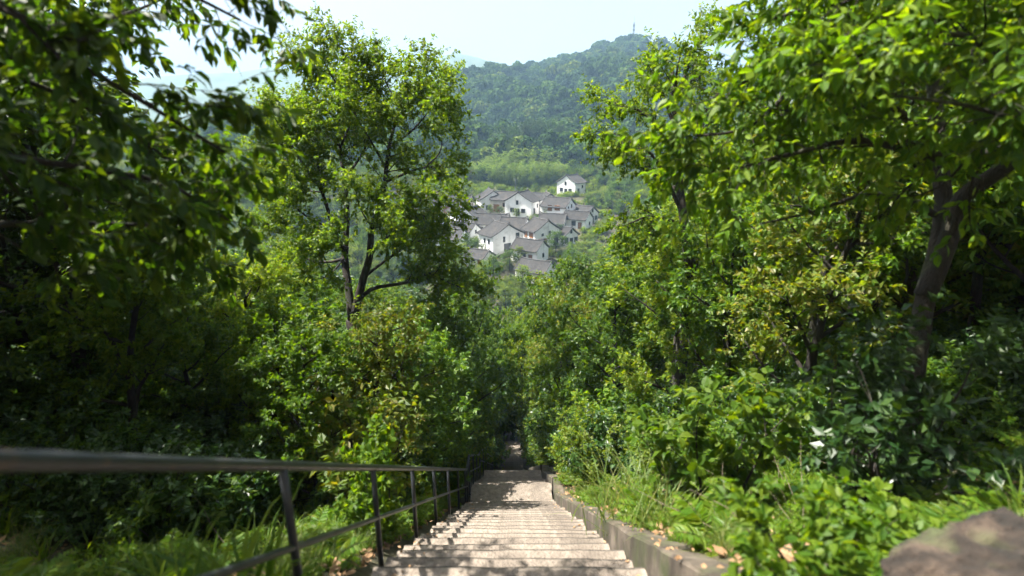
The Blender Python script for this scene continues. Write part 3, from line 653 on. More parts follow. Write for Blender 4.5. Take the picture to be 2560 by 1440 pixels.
def fern(seed, nfr, L, mat):
    rng = np.random.default_rng(seed); lv = Leaves(); wood = Geo()
    for k in range(nfr):
        az = k * 2.4 + rng.uniform(-.5, .5); fr = bend(rng, (0, 0, 0), (math.cos(az) * .6, math.sin(az) * .6, 1), L * rng.uniform(.7, 1.1), 9, .05, -.16)
        wood.tube(fr, np.linspace(.004, .001, 10), 3, False); q = resample(fr, 26); tg = unit(np.gradient(q, axis=0)); sd = unit(np.cross(tg, [0, 0, 1.0])); nn = np.cross(sd, tg)
        prof = np.sin(np.linspace(.25, 3.1, 26)) * .26 * L
        for s_ in (-1, 1): lv.add(q[2:], sd[2:] * s_ + tg[2:] * .35 + rng.normal(size=(24, 3)) * .08, nn[2:], prof[2:])
    v, f = lv.arrays((T2[0] * np.array([1, .5, 1]), T2[1])); wv, wf = wood.arrays()
    return (wv, wf), (v, f), mat
SH = {
 'fine': shrub_mesh(1, 9, 1.2, 1, .070, 13, 'leaf_mid'), 'fine2': shrub_mesh(2, 10, 1.1, 1, .060, 15, 'leaf_yellow'), 'dark': shrub_mesh(3, 9, 1.3, 1, .085, 12, 'leaf_dark'),
 'broad': shrub_mesh(4, 7, 1.2, 1, .13, 7, 'leaf_near', .34, 4, 5, .35, T8W), 'broad_dark': shrub_mesh(5, 7, 1.2, 1, .12, 8, 'leaf_near_dark', .34, 4, 5, .35, T8),
 'tip': shrub_mesh(6, 9, 1.2, 1, .085, 11, 'leaf_tip', .4), 'low': shrub_mesh(7, 12, .42, 1, .055, 9, 'fern', .16, 4, 12, .1, tilt=1.3), 'low2': shrub_mesh(8, 10, .38, 1, .070, 6, 'leaf_near', .16, 4, 11, .15, T8W, tilt=1.3),
 'fern': fern(9, 11, .75, 'fern'), 'grass': blades(10, 150, .55, .0045, .35, 'grass'), 'strap': blades(11, 34, .75, .016, .42, 'leaf_near', 6, .06)}
SHM = {}
for k, (w_, l_, m_) in SH.items():
    pr = [(l_[0], l_[1], M[m_])]
    if w_ is not None: pr.append((w_[0], w_[1], M['bark'], True))
    SHM[k] = mk_mesh('shrub_' + k, pr)

# ---------------------------------------------------------------- the wood on both banks
SKY_L = [(-900, -400), (0, 0), (250, 260), (430, 430), (560, 520), (700, 590), (900, 670), (1050, 690), (1150, 715), (1215, 750), (1245, 790), (1262, 880)]
SKY_R = [(1262, 880), (1275, 800), (1300, 752), (1340, 710), (1400, 662), (1450, 618), (1490, 570), (1540, 480), (1600, 380), (1670, 250), (1750, 130), (1900, 0), (2700, -400)]
def sky_v(u, left): q = SKY_L if left else SKY_R; return np.interp(u, [a for a, _ in q], [b for _, b in q])
rng = np.random.default_rng(4)
placed = []
ADJ = ['mid-green', 'dark-leaved', 'yellow-green', 'slim light green', 'broad drooping', 'reddish-tipped']
def try_tree(x, y, kk, hmax, label, group, name, hmin=3.0, rad=.30, jit=(10, 160), wide=1.0):
    gz = float(terrain(x, y)); left = x < 0
    if y < 64 and abs(x) < 2.6: return None
    zc = y * cp - gz * sp
    hh = hmax
    for _ in range(6):
        r_ = hh * rad * wide; u = 1280 + F * (x + (r_ if left else -r_)) / zc
        vt = sky_v(u, left) + jit_v
        yc = (720 - vt) / F * zc; ztop = -zc * sp / cp * 1.0 + 0
        # height whose top projects to vt
        ztop = (yc - y * sp) / cp; hh2 = min(hmax, (ztop - gz) / 1.02)
        if abs(hh2 - hh) < .1: break
        hh = hh2
        if hh < hmin: return None
    if y < 62 and abs(x) - hh * rad * wide * .8 < .9 and hh < 11:
        hh = min(hh, (abs(x) - .9) / (rad * wide * .8))
    if hh < hmin: return None
    placed.append((x, y, hh))
    return add_tree(kk, (x, y, gz - .1), hh, rng.uniform(0, 6.28), label, group, name, wide)
bands = [(6, 14, 3.0, 12, 7.5), (14, 26, 2.6, 18, 12.0), (26, 44, 2.3, 24, 18.0), (44, 66, 2.0, 30, 24.0), (66, 88, -30, 30, 12.0)]
for side, kinds, lab in ((-1, (1, 0, 1, 4, 3, 5), 'left'), (1, (0, 4, 2, 3, 0, 5), 'right')):
    for bi, (ya, yb, xa, xb, hm) in enumerate(bands[:4]):
        cnt = ((12, 22, 30, 34) if side < 0 else (11, 20, 30, 34))[bi]; made = 0; tries = 0
        while made < cnt and tries < 400:
            tries += 1; y = rng.uniform(ya, yb); x = side * (xa + (xb - xa) * rng.random() ** 1.2)
            if any((x - a) ** 2 + (y - b) ** 2 < (1.1 + .045 * y) ** 2 for a, b, _ in placed): continue
            if side > 0 and bi == 0 and (y < 7.0 or x < 5.4): continue
            if side < 0 and abs(x + 6.2) < 2.6 and 11 < y < 23: continue
            jit_v = rng.uniform(5, 150)
            where = ('close beside the top of the stairs', 'partway down the stairs', 'beyond the stair landing', 'where the stairs vanish into shade')[bi]
            kd_ = int(kinds[rng.integers(6)]); t_ = try_tree(x, y, kd_, hm * rng.uniform(.7, 1.1), ADJ[kd_] + ' tree in the %s bank wood, %s' % (lab, where), 'trees of the %s bank %s' % (lab, where), 'woodland_tree', 2.6)
            made += t_ is not None
for k, (x, y, h) in enumerate([(-3.4, 58, 7), (3.5, 59, 7.5), (-1.2, 65, 8), (1.4, 66.5, 8.5), (0, 63.5, 6), (-4.5, 66, 9), (4.6, 65, 9), (0.2, 74, 9), (-3.4, 77, 9.5), (3.5, 78, 9.5), (-7.5, 74, 10), (7.5, 75, 10), (.5, 86, 9), (-5, 90, 9), (5.5, 90, 9), (2.5, 95, 8), (-2, 97, 8)]):
    placed.append((x, y, h)); add_tree(int((1, 0, 4, 1)[k % 4]), (x, y, float(terrain(x, y)) - .1), h, k * 1.1, 'shady tree arching over the lower end of the stairs', 'trees arching over the lower end of the stairs', 'shade_tree', 1.1)
for k, (x, y, h) in enumerate([(-8.2, 3.2, 8.5), (-10.2, 6.5, 9), (-8.6, 9.2, 8), (-12.5, 12, 11), (-7.8, -2.2, 9)]):  # trees added mostly out of view to cast shade on the left bank
    placed.append((x, y, h)); add_tree(int((1, 0, 4, 1, 3)[k % 5]), (x, y, float(terrain(x, y)) - .1), h, k * 1.7, 'tall tree added to shade the left edge of the wood behind the overhanging boughs', 'trees added to shade the left edge of the wood', 'edge_tree', 1.05)
# trees closing the lower end of the path and filling the valley below the village
made = 0; tries = 0
while made < 46 and tries < 900:
    tries += 1; y = rng.uniform(66, 128); x = rng.uniform(-.62, .4) * y
    if any((x - a) ** 2 + (y - b) ** 2 < 3.4 ** 2 for a, b, _ in placed): continue
    gz = float(terrain(x, y)); zc = y * cp - gz * sp; u = 1280 + F * x / zc
    vt = np.interp(u, [0, 1000, 1150, 1200, 1260, 1300, 1400, 1500, 2560], [640, 680, 690, 720, 745, 730, 700, 650, 600]) + rng.uniform(5, 70) - np.clip(90 - y, 0, 30) * 0
    ztop = ((720 - vt) / F * zc - y * sp) / cp; h = min((ztop - gz), 12)
    if h < 4: continue
    placed.append((x, y, h)); made += 1
    kd_ = int(rng.choice([0, 2, 4, 3, 5])); add_tree(kd_, (x, y, gz - .1), h, rng.uniform(0, 6.28), ADJ[kd_] + ' rounded tree in the valley between the wood and the village', 'trees in the valley below the village', 'valley_tree', 1.15)

# ---------------------------------------------------------------- the tall open tree left of the village view
def ground_at(p): return np.array([p[0], p[1], float(terrain(p[0], p[1]))])
rng = np.random.default_rng(31); wood = Geo(); lv = Leaves()
def L(pts, r0, r1, dz=0.0, n=14):
    m = len(pts); return limb([P(u, v, 20 + dz * (k / (m - 1)) ** .8) for k, (u, v) in enumerate(pts)], r0, r1, n)
f0 = P(880, 800, 20); hb = ground_at(f0); hb[2] -= .3
base = limb([hb, (hb + f0) / 2 + [.1, 0, 0], f0], .34, .24)
stems = [L([(880, 800), (870, 711), (862, 643), (867, 541), (862, 455), (850, 370), (847, 296), (842, 220), (838, 165)], .165, .03, 1.0, 22),
         L([(884, 800), (907, 700), (924, 643), (930, 569), (958, 484), (967, 410), (975, 353), (998, 275), (1010, 215)], .175, .03, -1.2, 22)]
hl_ = [L([(864, 640), (835, 575), (815, 510), (800, 470), (765, 421), (736, 376), (714, 336), (690, 300)], .10, .02, -2.2), L([(806, 480), (795, 420), (785, 345), (780, 290)], .05, .015, -1.0),
       L([(866, 450), (885, 415), (908, 380), (930, 324), (938, 270)], .07, .015, 2.2), L([(849, 364), (810, 336), (753, 296), (700, 262)], .05, .015, 2.0), L([(846, 300), (800, 260), (775, 205), (760, 175)], .045, .012, -1.2),
       L([(945, 535), (1015, 518), (1060, 496), (1100, 484)], .07, .015, -2.0), L([(962, 455), (1010, 435), (1050, 421), (1095, 416), (1125, 420)], .07, .015, 1.5), L([(972, 370), (1000, 350), (1038, 319), (1085, 262)], .06, .015, -1.5),
       L([(897, 750), (930, 722), (985, 712), (1044, 700), (1072, 683), (1119, 706), (1160, 722)], .09, .02, -1.6), L([(864, 645), (820, 655), (765, 645), (719, 592), (670, 560)], .07, .015, 1.5), L([(900, 700), (980, 640), (1040, 605), (1090, 592)], .07, .015, 1.8),
       L([(998, 267), (965, 205), (955, 160)], .04, .012, 1.0), L([(1005, 230), (1045, 195), (1055, 160)], .04, .012, -.8), L([(842, 200), (870, 165), (868, 120)], .035, .012, .8), L([(842, 210), (815, 165), (800, 115)], .035, .012, -.8),
       L([(866, 560), (800, 560), (740, 520), (690, 470)], .05, .015, -2.4), L([(930, 569), (1000, 560), (1050, 545)], .05, .015, 2.5), L([(965, 420), (920, 340), (890, 290), (880, 240)], .05, .012, -2.5),
       L([(870, 620), (830, 610), (780, 620)], .05, .015, -3), L([(925, 640), (960, 600), (985, 580)], .05, .015, -3), L([(850, 370), (880, 300), (905, 230), (910, 190)], .045, .012, 1.5), L([(998, 300), (1050, 260), (1095, 210)], .04, .012, 1.2)]
wood_tubes(wood, [base], 10); wood_tubes(wood, stems, 9); wood_tubes(wood, hl_, 7)
hl_ += [L([(760, 420), (715, 400), (680, 350), (650, 300)], .035, .012, 1.0), L([(800, 480), (740, 470), (690, 430), (660, 390)], .035, .012, 1.6), L([(850, 400), (800, 380), (760, 340)], .035, .012, -2), L([(1060, 421), (1100, 380), (1105, 325), (1100, 275)], .035, .012, .8), L([(1010, 518), (1060, 540), (1085, 545), (1110, 538)], .035, .012, -.6), L([(1044, 700), (1090, 660), (1120, 645), (1145, 660)], .035, .012, .8), L([(862, 643), (820, 690), (770, 700)], .035, .012, -1.4), L([(930, 569), (900, 520), (890, 470)], .035, .012, -2.6)]
wood_tubes(wood, hl_[-8:], 6)
foliate(rng, wood, lv, hl_, 3.5, 1.3, 10, .75, 23, .155, .4, .42, subr=.45, tube_n=4)
foliate(rng, wood, lv, stems, 2.2, 1.25, 9, .7, 22, .155, .4, .58, subr=.3, tube_n=4)
plant('tall_tree', wood, lv, M['leaf_hero'], M['bark'], 'tall airy tree with two forked dark stems standing left of the village view', 'tree', hb)

def top_tree(u, v, zc, kind, label, name, wide=1.0, cat='small tree', hmax=9):
    q = P(u, v, zc); b = ground_at(q); h = min(max(q[2] - b[2], 1.5), hmax); return add_tree(kind, b - [0, 0, .1], h, u * .37, label, None, name, wide, cat)
top_tree(735, 760, 12, 0, 'sunlit green sapling in front of the tall tree, on its left', 'sunlit_sapling', 1.25)
top_tree(850, 835, 11, 5, 'small red-tipped sapling hiding the foot of the tall tree', 'sunlit_sapling', 1.3)
top_tree(985, 830, 13.0, 0, 'rounded green sapling right of the foot of the tall tree', 'sunlit_sapling', 1.2)
top_tree(1095, 790, 18, 4, 'drooping green sapling below the lowest right limb of the tall tree', 'sunlit_sapling', 1.1)
for k, (u, v, zc, kd) in enumerate([(1215, 775, 48, 0), (1175, 745, 42, 4), (1243, 815, 73, 1), (1288, 805, 74, 0), (1316, 775, 76, 2), (1350, 735, 44, 4), (1395, 700, 38, 2), (1440, 655, 33, 0), (1125, 760, 36, 0)]):
    top_tree(u, v, zc, kd, ('tall green tree left of the gap below the village', 'tree with drooping crown left of the gap below the village', 'dark tree at the very bottom of the gap below the village', 'green tree just right of the gap below the village', 'yellow-green tree right of the gap below the village', 'broad tree on the right bank just below the lowest house', 'yellow-green tree on the right bank below the right-hand houses', 'green tree on the right bank touching the right edge of the village', 'green tree beneath the right limbs of the tall tree')[k], 'gap_tree', .8, 'tree', 26)
top_tree(640, 640, 15, 2, 'bright sunlit sapling at the edge of the overhanging boughs', 'sunlit_sapling', 1.15)

# ---------------------------------------------------------------- near tree on the left whose boughs hang into the picture
def LP(pts, r0, r1, n=14): return limb([P(*q) for q in pts], r0, r1, n)
rng = np.random.default_rng(32); wood = Geo(); lv = Leaves()
tb = np.array([-4.6, 1.3, 0.0]); tb = ground_at(tb); tb[2] -= .2
tt = np.array([-4.3, 1.4, 2.3])
trunk = [limb([tb, tb * .6 + tt * .4 + [.08, .1, 0], tt, np.array([-4.2, 1.6, 4.6])], .21, .10)]
def from_trunk(z, pts, r0, r1):
    o = np.array([-4.33 + .02 * z, 1.42, z]); return limb([o] + [P(*q) for q in pts], r0, r1, 16)
boughs = [from_trunk(1.0, [(-60, -10, 2.6), (110, 110, 2.8), (250, 190, 3.0), (400, 280, 3.3), (560, 380, 3.8)], .045, .010),
          from_trunk(1.7, [(-100, -260, 2.6), (180, -130, 3.0), (420, -40, 3.4), (600, 50, 3.9)], .045, .010),
          from_trunk(.3, [(-80, 380, 2.7), (200, 420, 3.1), (420, 460, 3.6), (570, 550, 4.1)], .04, .010),
          from_trunk(-.2, [(-60, 560, 3.0), (250, 560, 3.6), (430, 570, 4.2), (520, 620, 4.6)], .035, .010),
          from_trunk(.7, [(-100, 160, 3.2), (180, 250, 3.8), (380, 370, 4.4), (500, 470, 5.0)], .035, .010),
          from_trunk(2.2, [(-300, -500, 2.6), (100, -450, 3.0), (400, -360, 3.6)], .05, .012),
          from_trunk(1.5, [(-200, 60, 3.6), (150, 60, 4.2), (300, 40, 4.6), (400, 0, 5.0)], .04, .010),
          limb([tt + [0, .1, .2], tt + [-.6, 1.2, 1.2], tt + [-.4, 2.6, 2.0]], .06, .015), limb([tt + [0, .1, 1.2], tt + [.4, .8, 2.0], tt + [.5, 1.6, 2.6]], .06, .015),
          limb([tt + [0, 0, .6], tt + [-.9, -.6, 1.6], tt + [-1.8, -.8, 2.2]], .06, .015)]
wood_tubes(wood, trunk, 10); wood_tubes(wood, boughs, 8)
foliate(rng, wood, lv, boughs, 5.2, .62, 6, .34, 10, .13, .55, .16, (30, 75), .0, .4, True, 5)
plant('overhanging_tree', wood, lv, M['leaf_near_dark'], M['bark'], 'near tree at the left whose dark leafy boughs hang across the upper left', 'tree', tb, None, T8)

# ---------------------------------------------------------------- near tree on the right with a forked trunk
rng = np.random.default_rng(33); wood = Geo(); lv = Leaves(); Z6 = 6.0
f1 = P(2262, 1090, Z6); rb_ = ground_at(f1); rb_[2] -= .2
trunk = [limb([rb_, f1, P(2310, 760, Z6), P(2345, 620, Z6), P(2360, 500, Z6), P(2345, 380, Z6), P(2335, 200, Z6), P(2310, 0, Z6), P(2290, -260, Z6)], .125, .055, 24),
         limb([P(2312, 740, Z6), P(2370, 600, Z6 - .1), P(2400, 500, Z6 - .2), P(2480, 440, Z6 - .5), P(2600, 350, Z6 - 1), P(2760, 180, Z6 - 1.2)], .115, .05, 20)]
boughs = [limb([P(2640, 330, 4.4), P(2480, 380, 4.5), P(2330, 395, 4.6), P(2150, 350, 4.6), P(1960, 390, 4.7), P(1840, 420, 4.9), P(1750, 430, 5.1)], .045, .012, 20),
          limb([P(2345, 380, Z6), P(2210, 250, 5.6), P(2020, 180, 5.2), P(1900, 190, 5.0), P(1790, 240, 5.0)], .05, .012, 16),
          limb([P(2335, 200, Z6), P(2180, 60, 5.6), P(2040, 20, 5.3), P(1930, 50, 5.2)], .05, .012, 16),
          limb([P(2330, 80, Z6), P(2240, -120, 5.2), P(2120, -160, 4.6), P(2000, -60, 4.4)], .05, .012, 16),
          limb([P(2560, 360, 5.0), P(2500, 200, 4.4), P(2440, 100, 4.0), P(2300, 90, 3.8), P(2120, 150, 3.8)], .045, .010, 16),
          limb([P(2720, 220, 4.8), P(2640, 60, 4.2), P(2480, -60, 3.8), P(2280, -60, 3.7), P(2100, 10, 3.8)], .045, .010, 16),
          limb([P(2720, 220, 4.8), P(2700, 300, 4.0), P(2560, 300, 3.6), P(2400, 260, 3.5), P(2240, 240, 3.6)], .04, .010, 16),
          limb([P(2020, 180, 5.2), P(1900, 300, 4.9), P(1830, 330, 4.9), P(1740, 340, 5.0)], .03, .010, 14),
          limb([P(2310, 0, Z6), P(2400, -200, 6.4), P(2500, -420, 6.4)], .06, .015), limb([P(2290, -200, Z6), P(2100, -420, 6), P(1900, -480, 5.6)], .06, .015), limb([P(2760, 180, 4.8), P(2860, 0, 4.6), P(2900, -250, 4.6)], .05, .015)]
wood_tubes(wood, trunk, 12); wood_tubes(wood, boughs, 8)
wood_tubes(wood, [limb([P(2335, 535, Z6), P(2240, 490, 5.6), P(2150, 490, 5.2), P(2030, 530, 5.0), P(1900, 560, 5.0)], .04, .010, 16)], 8)
foliate(rng, wood, lv, boughs, 7.5, .75, 7, .38, 10, .125, .6, .14, (30, 75), .0, .4, True, 5)
plant('spreading_tree', wood, lv, M['leaf_near'], M['bark'], 'near tree at the right with forked brown trunk and spreading bright boughs', 'tree', rb_, None, T8)

# slimmer tree behind it, and the pale trunks deeper in the wood
def slim_tree(u, v, zc, topv, r, seed, label, nl=9, spread=1.6, leafm='leaf_mid', barkm='bark', lean=0):
    rng = np.random.default_rng(seed); wood = Geo(); lv = Leaves(); f = P(u, v, zc); b = ground_at(f); b[2] -= .2
    t = P(u + lean, topv, zc); tr = limb([b, b * .7 + t * .3 + rng.normal(size=3) * .1, b * .35 + t * .65 + rng.normal(size=3) * .15, t], r, r * .35, 16)
    wood_tubes(wood, [tr], 9); lb = []
    for k in range(nl):
        q = tr[0][int(6 + 9 * k / nl)]; az = k * 2.4 + rng.uniform(-.4, .4); lb.append((bend(rng, q, (math.cos(az), math.sin(az), .5), spread * rng.uniform(.7, 1.2), 6, .12, .03), r * .3, .01))
    wood_tubes(wood, lb, 6); foliate(rng, wood, lv, lb, 3.4, .85, 6, .45, 12, .11, .5, .2, subr=.5, tube_n=4)
    return plant('slender_tree', wood, lv, M[leafm], M[barkm], label, 'tree', b)
slim_tree(2085, 800, 9.5, 60, .11, 41, 'slender brown trunk between the forked tree and the stairs', 16, 2.0, 'leaf_mid', 'bark', 30)
slim_tree(2450, 900, 8.5, 0, .09, 42, 'thin shaded trunk behind the forked tree', 14, 1.8, 'leaf_dark', 'bark', -20)
slim_tree(1950, 820, 14, 100, .10, 43, 'thin dark trunk deep in the shade of the right bank', 12, 2.2, 'leaf_mid', 'bark', 10)

# round-crowned tree reaching out over the view from the right bank
rng = np.random.default_rng(34); wood = Geo(); lv = Leaves(); Z7 = 15.0
f1 = P(1720, 700, Z7); b7 = ground_at(f1); b7[2] -= .2
tr = limb([b7, f1, P(1700, 480, Z7), P(1690, 320, Z7), P(1680, 180, Z7)], .24, .06, 18)
lb = [limb([P(*q) for q in pts], .07, .015) for pts in ([(1700, 520, 15), (1640, 400, 14.6), (1580, 350, 14.2), (1520, 330, 14)], [(1695, 400, 15), (1630, 300, 15), (1570, 265, 15.2), (1520, 255, 15.4)], [(1690, 330, 15), (1660, 240, 15), (1640, 180, 15)],
      [(1685, 260, 15), (1720, 170, 15.2), (1740, 110, 15.4)], [(1700, 480, 15), (1640, 440, 16), (1570, 400, 16.4), (1530, 380, 16.6)], [(1700, 560, 15), (1630, 540, 14), (1570, 560, 13.6)], [(1695, 400, 15), (1780, 300, 15.5), (1840, 250, 16)], [(1690, 300, 15), (1690, 200, 13.8), (1700, 140, 13.4)])]
wood_tubes(wood, [tr], 10); wood_tubes(wood, lb, 7)
foliate(rng, wood, lv, lb, 4.0, 1.05, 9, .6, 20, .13, .35, .25, subr=.45, tube_n=4)
plant('rounded_tree', wood, lv, M['leaf_hero'], M['bark'], 'tree with clumped yellow-green crown reaching in front of the wooded hill from the right', 'tree', b7)

# ---------------------------------------------------------------- named plants along the steps
def bush(kind, u, v, zc, sc, label, cat, name, rz=0.0, wide=1.0):
    p = P(u, v, zc); b = ground_at(p); r = thing(name, label, cat, b, rz); r.scale = (sc * wide, sc * wide, sc)
    w_, l_, m_ = SH[kind]; link('foliage', mk_mesh(name + '_foliage', [(l_[0], l_[1], M[m_])]), r)
    if w_ is not None: link('stem', mk_mesh(name + '_stem', [(w_[0], w_[1], M['bark'], True)], True), r)
    return r
bush('tip', 860, 1000, 8.5, 1.9, 'sunlit shrub with reddish young tips below the tall tree', 'shrub', 'red_tipped_shrub', .3)
bush('tip', 730, 960, 9.5, 1.9, 'pale sunlit shrub left of the red tipped shrub', 'shrub', 'pale_shrub', 1.3)
bush('broad', 940, 1180, 6.8, 1.1, 'sapling with large pale leaves leaning over the handrail', 'shrub', 'large_leaved_sapling', 2.0, .8)
bush('dark', 2250, 1120, 5.0, 1.5, 'dense dark shrub at the foot of the forked trunk', 'shrub', 'dark_shrub', .9)
bush('broad', 1800, 1180, 6.2, 1.3, 'broad leaved shrub on the bank right of the tall grass', 'shrub', 'broad_leaved_shrub', .5)
bush('fine2', 1520, 1120, 15, 1.9, 'yellow-green bush beside the stairs at the landing', 'shrub', 'yellow_green_bush', .8)
for k, (u, v, zc, s) in enumerate(((1585, 1230, 7.2, 2.1), (1660, 1280, 5.8, 1.3))):
    bush('grass', u, v, zc, s, ('tall arching grass clump behind the low wall', 'smaller grass clump in front of the tall arching grass')[k], 'grass', 'grass_clump', k * 1.1)
bush('strap', 590, 1390, 3.0, 1.25, 'dark strap leaved plant below the handrail at lower left', 'plant', 'strap_leaved_plant', .4)
bush('strap', 440, 1420, 2.7, 1.0, 'second strap leaved plant at the bottom left under the rail', 'plant', 'strap_leaved_plant', 2.4)
bush('low2', 2060, 1360, 3.0, 1.35, 'bright leafy plant beside the boulder at lower right', 'plant', 'leafy_plant', .2)
bush('low2', 2200, 1240, 3.3, 1.3, 'leafy plant behind the boulder at lower right', 'plant', 'leafy_plant', 1.9)
bush('fern', 1790, 1350, 4.4, .8, 'bright fern hanging over the low wall', 'fern', 'fern_plant', .2)
bush('fern', 1640, 1290, 6.4, .9, 'feathery fern on the bank above the low wall', 'fern', 'fern_plant', 1.2)

# boulder in the near corner
bm = bmesh.new(); bmesh.ops.create_icosphere(bm, subdivisions=6, radius=1.0)
rr_ = np.random.default_rng(8); dirs = unit(rr_.normal(size=(26, 3))); offs = rr_.uniform(.78, .97, 26)
for vtx in bm.verts:
    p = np.array(vtx.co); cut = min(1.0, float((offs / np.maximum((dirs @ p), .05)).min())); q = p * cut
    q = q * (1 + .022 * math.sin(q[0] * 9 + q[1] * 7) + .015 * math.sin(q[2] * 17 + q[0] * 13) + .01 * math.sin(q[1] * 29 + q[2] * 23)); vtx.co = q * np.array([.62, .5, .36])
from mathutils import noise as mnoise
for vtx in bm.verts:
    c_ = vtx.co.copy(); vtx.co = c_ + c_.normalized() * (.05 * mnoise.fractal(c_ * 4.0, .9, 2.1, 5) + .02 * mnoise.fractal(c_ * 15.0, .8, 2.0, 3))
me = bpy.data.meshes.new('boulder'); bm.to_mesh(me); bm.free(); me.materials.append(M['boulder'])
for p_ in me.polygons: p_.use_smooth = True
bo = link('boulder', me, None, P(2530, 1575, 2.2)); bo.rotation_euler = (.1, -.15, .5); tag(bo, 'brown grey boulder in the lower right corner', 'boulder')

# ---------------------------------------------------------------- undergrowth
KEYS = list(SHM); SRC = [SHM[k] for k in KEYS]; KI = {k: a for a, k in enumerate(KEYS)}
def undergrowth(name, side, specs, label, seed):
    rng = np.random.default_rng(seed); PT = []; SC = []; ID = []
    for (ya, yb, xa, xb, cnt, s0, s1, kinds, hgt) in specs:
        y = rng.uniform(ya, yb, cnt); t = rng.random(cnt) ** 1.35; s = rng.uniform(s0, s1, cnt); rad = np.array([.55 if 'low' not in k else .5 for k in kinds])
        ki = rng.integers(0, len(kinds), cnt); x = xa + (xb - xa) * t
        x = np.maximum(x, (1.62 if side > 0 else 1.75) + s * .36 * (1 if hgt > .8 else .55) + np.where(y > 11, .30 * s, 0) * (hgt > .8)); x = x * side
        z = terrain(x, y); top = np.stack([x - side * s * .3, y, z + s * hgt * .95], -1); u, v, zc = proj(top)
        ok = (v > sky_v(u, side < 0) + 10) & ((x - 2.4) ** 2 + (y - 1.8) ** 2 > 1.1) & (zc > 1.9) & ((x + 1.85) ** 2 + (y - 2.5) ** 2 > .55) & ((x - 1.85) ** 2 + (y - 2.75) ** 2 > .13)
        for j in np.nonzero(ok)[0]:
            PT.append((x[j], y[j], z[j] - .03)); a = s[j]; SC.append((a * rng.uniform(.9, 1.25), a * rng.uniform(.9, 1.25), a)); ID.append(KI[kinds[ki[j]]])
    n = len(PT); return scatter(name, PT, rng.uniform(0, 6.28, n), SC, ID, SRC, label)
undergrowth('undergrowth', -1, [(5.5, 10, 4.2, 11, 200, .6, 1.1, ['dark', 'broad_dark', 'fine', 'fern', 'dark'], 1.2), (.9, 14, 1.5, 7, 700, .3, .8, ['low', 'low2', 'fern', 'fern', 'strap', 'strap', 'grass'], .5),
    (8, 14, 2.6, 12, 300, .6, 1.2, ['dark', 'fine', 'broad_dark', 'tip', 'fine'], 1.2), (13, 24, 1.8, 15, 560, .9, 1.7, ['dark', 'fine', 'broad_dark', 'tip', 'fine'], 1.2), (22, 64, 1.6, 28, 1500, 1.2, 2.8, ['dark', 'fine', 'fine', 'tip', 'fine2'], 1.2)], 'tangled dark undergrowth filling the left bank', 51)
undergrowth('undergrowth', 1, [(6, 10, 5.0, 12, 170, .6, 1.1, ['dark', 'fine', 'broad_dark', 'fern', 'dark'], 1.2), (1.6, 14, 1.62, 4.5, 380, .3, .65, ['low', 'low', 'fern', 'fern', 'grass', 'low', 'grass'], .5), (3, 14, 3.5, 9, 200, .4, .8, ['low', 'fern', 'fern', 'strap'], .5),
    (8, 13, 3.2, 12, 180, .5, 1.0, ['fine', 'fine2', 'broad', 'dark', 'fine'], 1.2), (12, 24, 1.9, 15, 560, .9, 1.7, ['fine', 'fine2', 'broad', 'dark', 'fine'], 1.2), (22, 64, 1.6, 28, 1500, 1.2, 2.8, ['fine', 'fine2', 'fine', 'dark', 'tip'], 1.2)], 'leafy undergrowth and ferns filling the right bank', 52)
# fallen twigs and dead stems among the plants
rng = np.random.default_rng(63); tg_ = Geo()
for k in range(420):
    y = rng.uniform(1.2, 15); x = (1 if rng.random() < .6 else -1) * (1.9 + rng.random() ** 1.3 * 6); p = np.array([x, y, float(terrain(x, y)) + .02]); az = rng.uniform(0, 6.28)
    st = bend(rng, p, (math.cos(az), math.sin(az), rng.uniform(-.05, .9)), rng.uniform(.3, 1.1), 5, .14, -.02); r_ = rng.uniform(.003, .008); tg_.tube(st, np.linspace(r_, r_ * .3, 6), 4, False)
tag(gobj('fallen_twigs', tg_, M['bark_pale'], None, None, True), 'dead brown twigs and stems lying among the low plants', None, None, 'stuff')
# dry leaves on the ground
rng = np.random.default_rng(61); lv = Leaves(); n = 12000
y = rng.uniform(.3, 16, n); sd = np.where(rng.random(n) < .45, -1, 1); x = sd * (1.6 + rng.random(n) ** 1.5 * 5); z = terrain(x, y) + .03
a = rng.uniform(0, 6.28, n); lv.add(np.stack([x, y, z], -1), np.stack([np.cos(a), np.sin(a), rng.normal(0, .2, n)], -1), np.stack([rng.normal(0, .3, n), rng.normal(0, .3, n), np.ones(n)], -1), rng.uniform(.05, .12, n))
n = 260; y = rng.uniform(.3, 13, n); x = np.where(rng.random(n) < .5, rng.uniform(1.0, 1.5, n), rng.uniform(-1.25, -.9, n)); sr = 15.31 / 35; k = np.ceil((y + 2.34) / sr); z = path_z(-2.34 + k * sr) + .012 + np.where(x > 1.27, .215 + (path_z(y) - path_z(-2.34 + k * sr)), 0)
a = rng.uniform(0, 6.28, n); lv.add(np.stack([x, y, z], -1), np.stack([np.cos(a), np.sin(a), 0 * a], -1), np.stack([rng.normal(0, .2, n), rng.normal(0, .2, n), np.ones(n)], -1), rng.uniform(.03, .07, n))
v, f = lv.arrays(T2); tag(link('leaf_litter', mk_mesh('leaf_litter', [(v, f, M['litter'])])), 'dry brown fallen leaves scattered on the soil beside the steps', None, None, 'stuff')

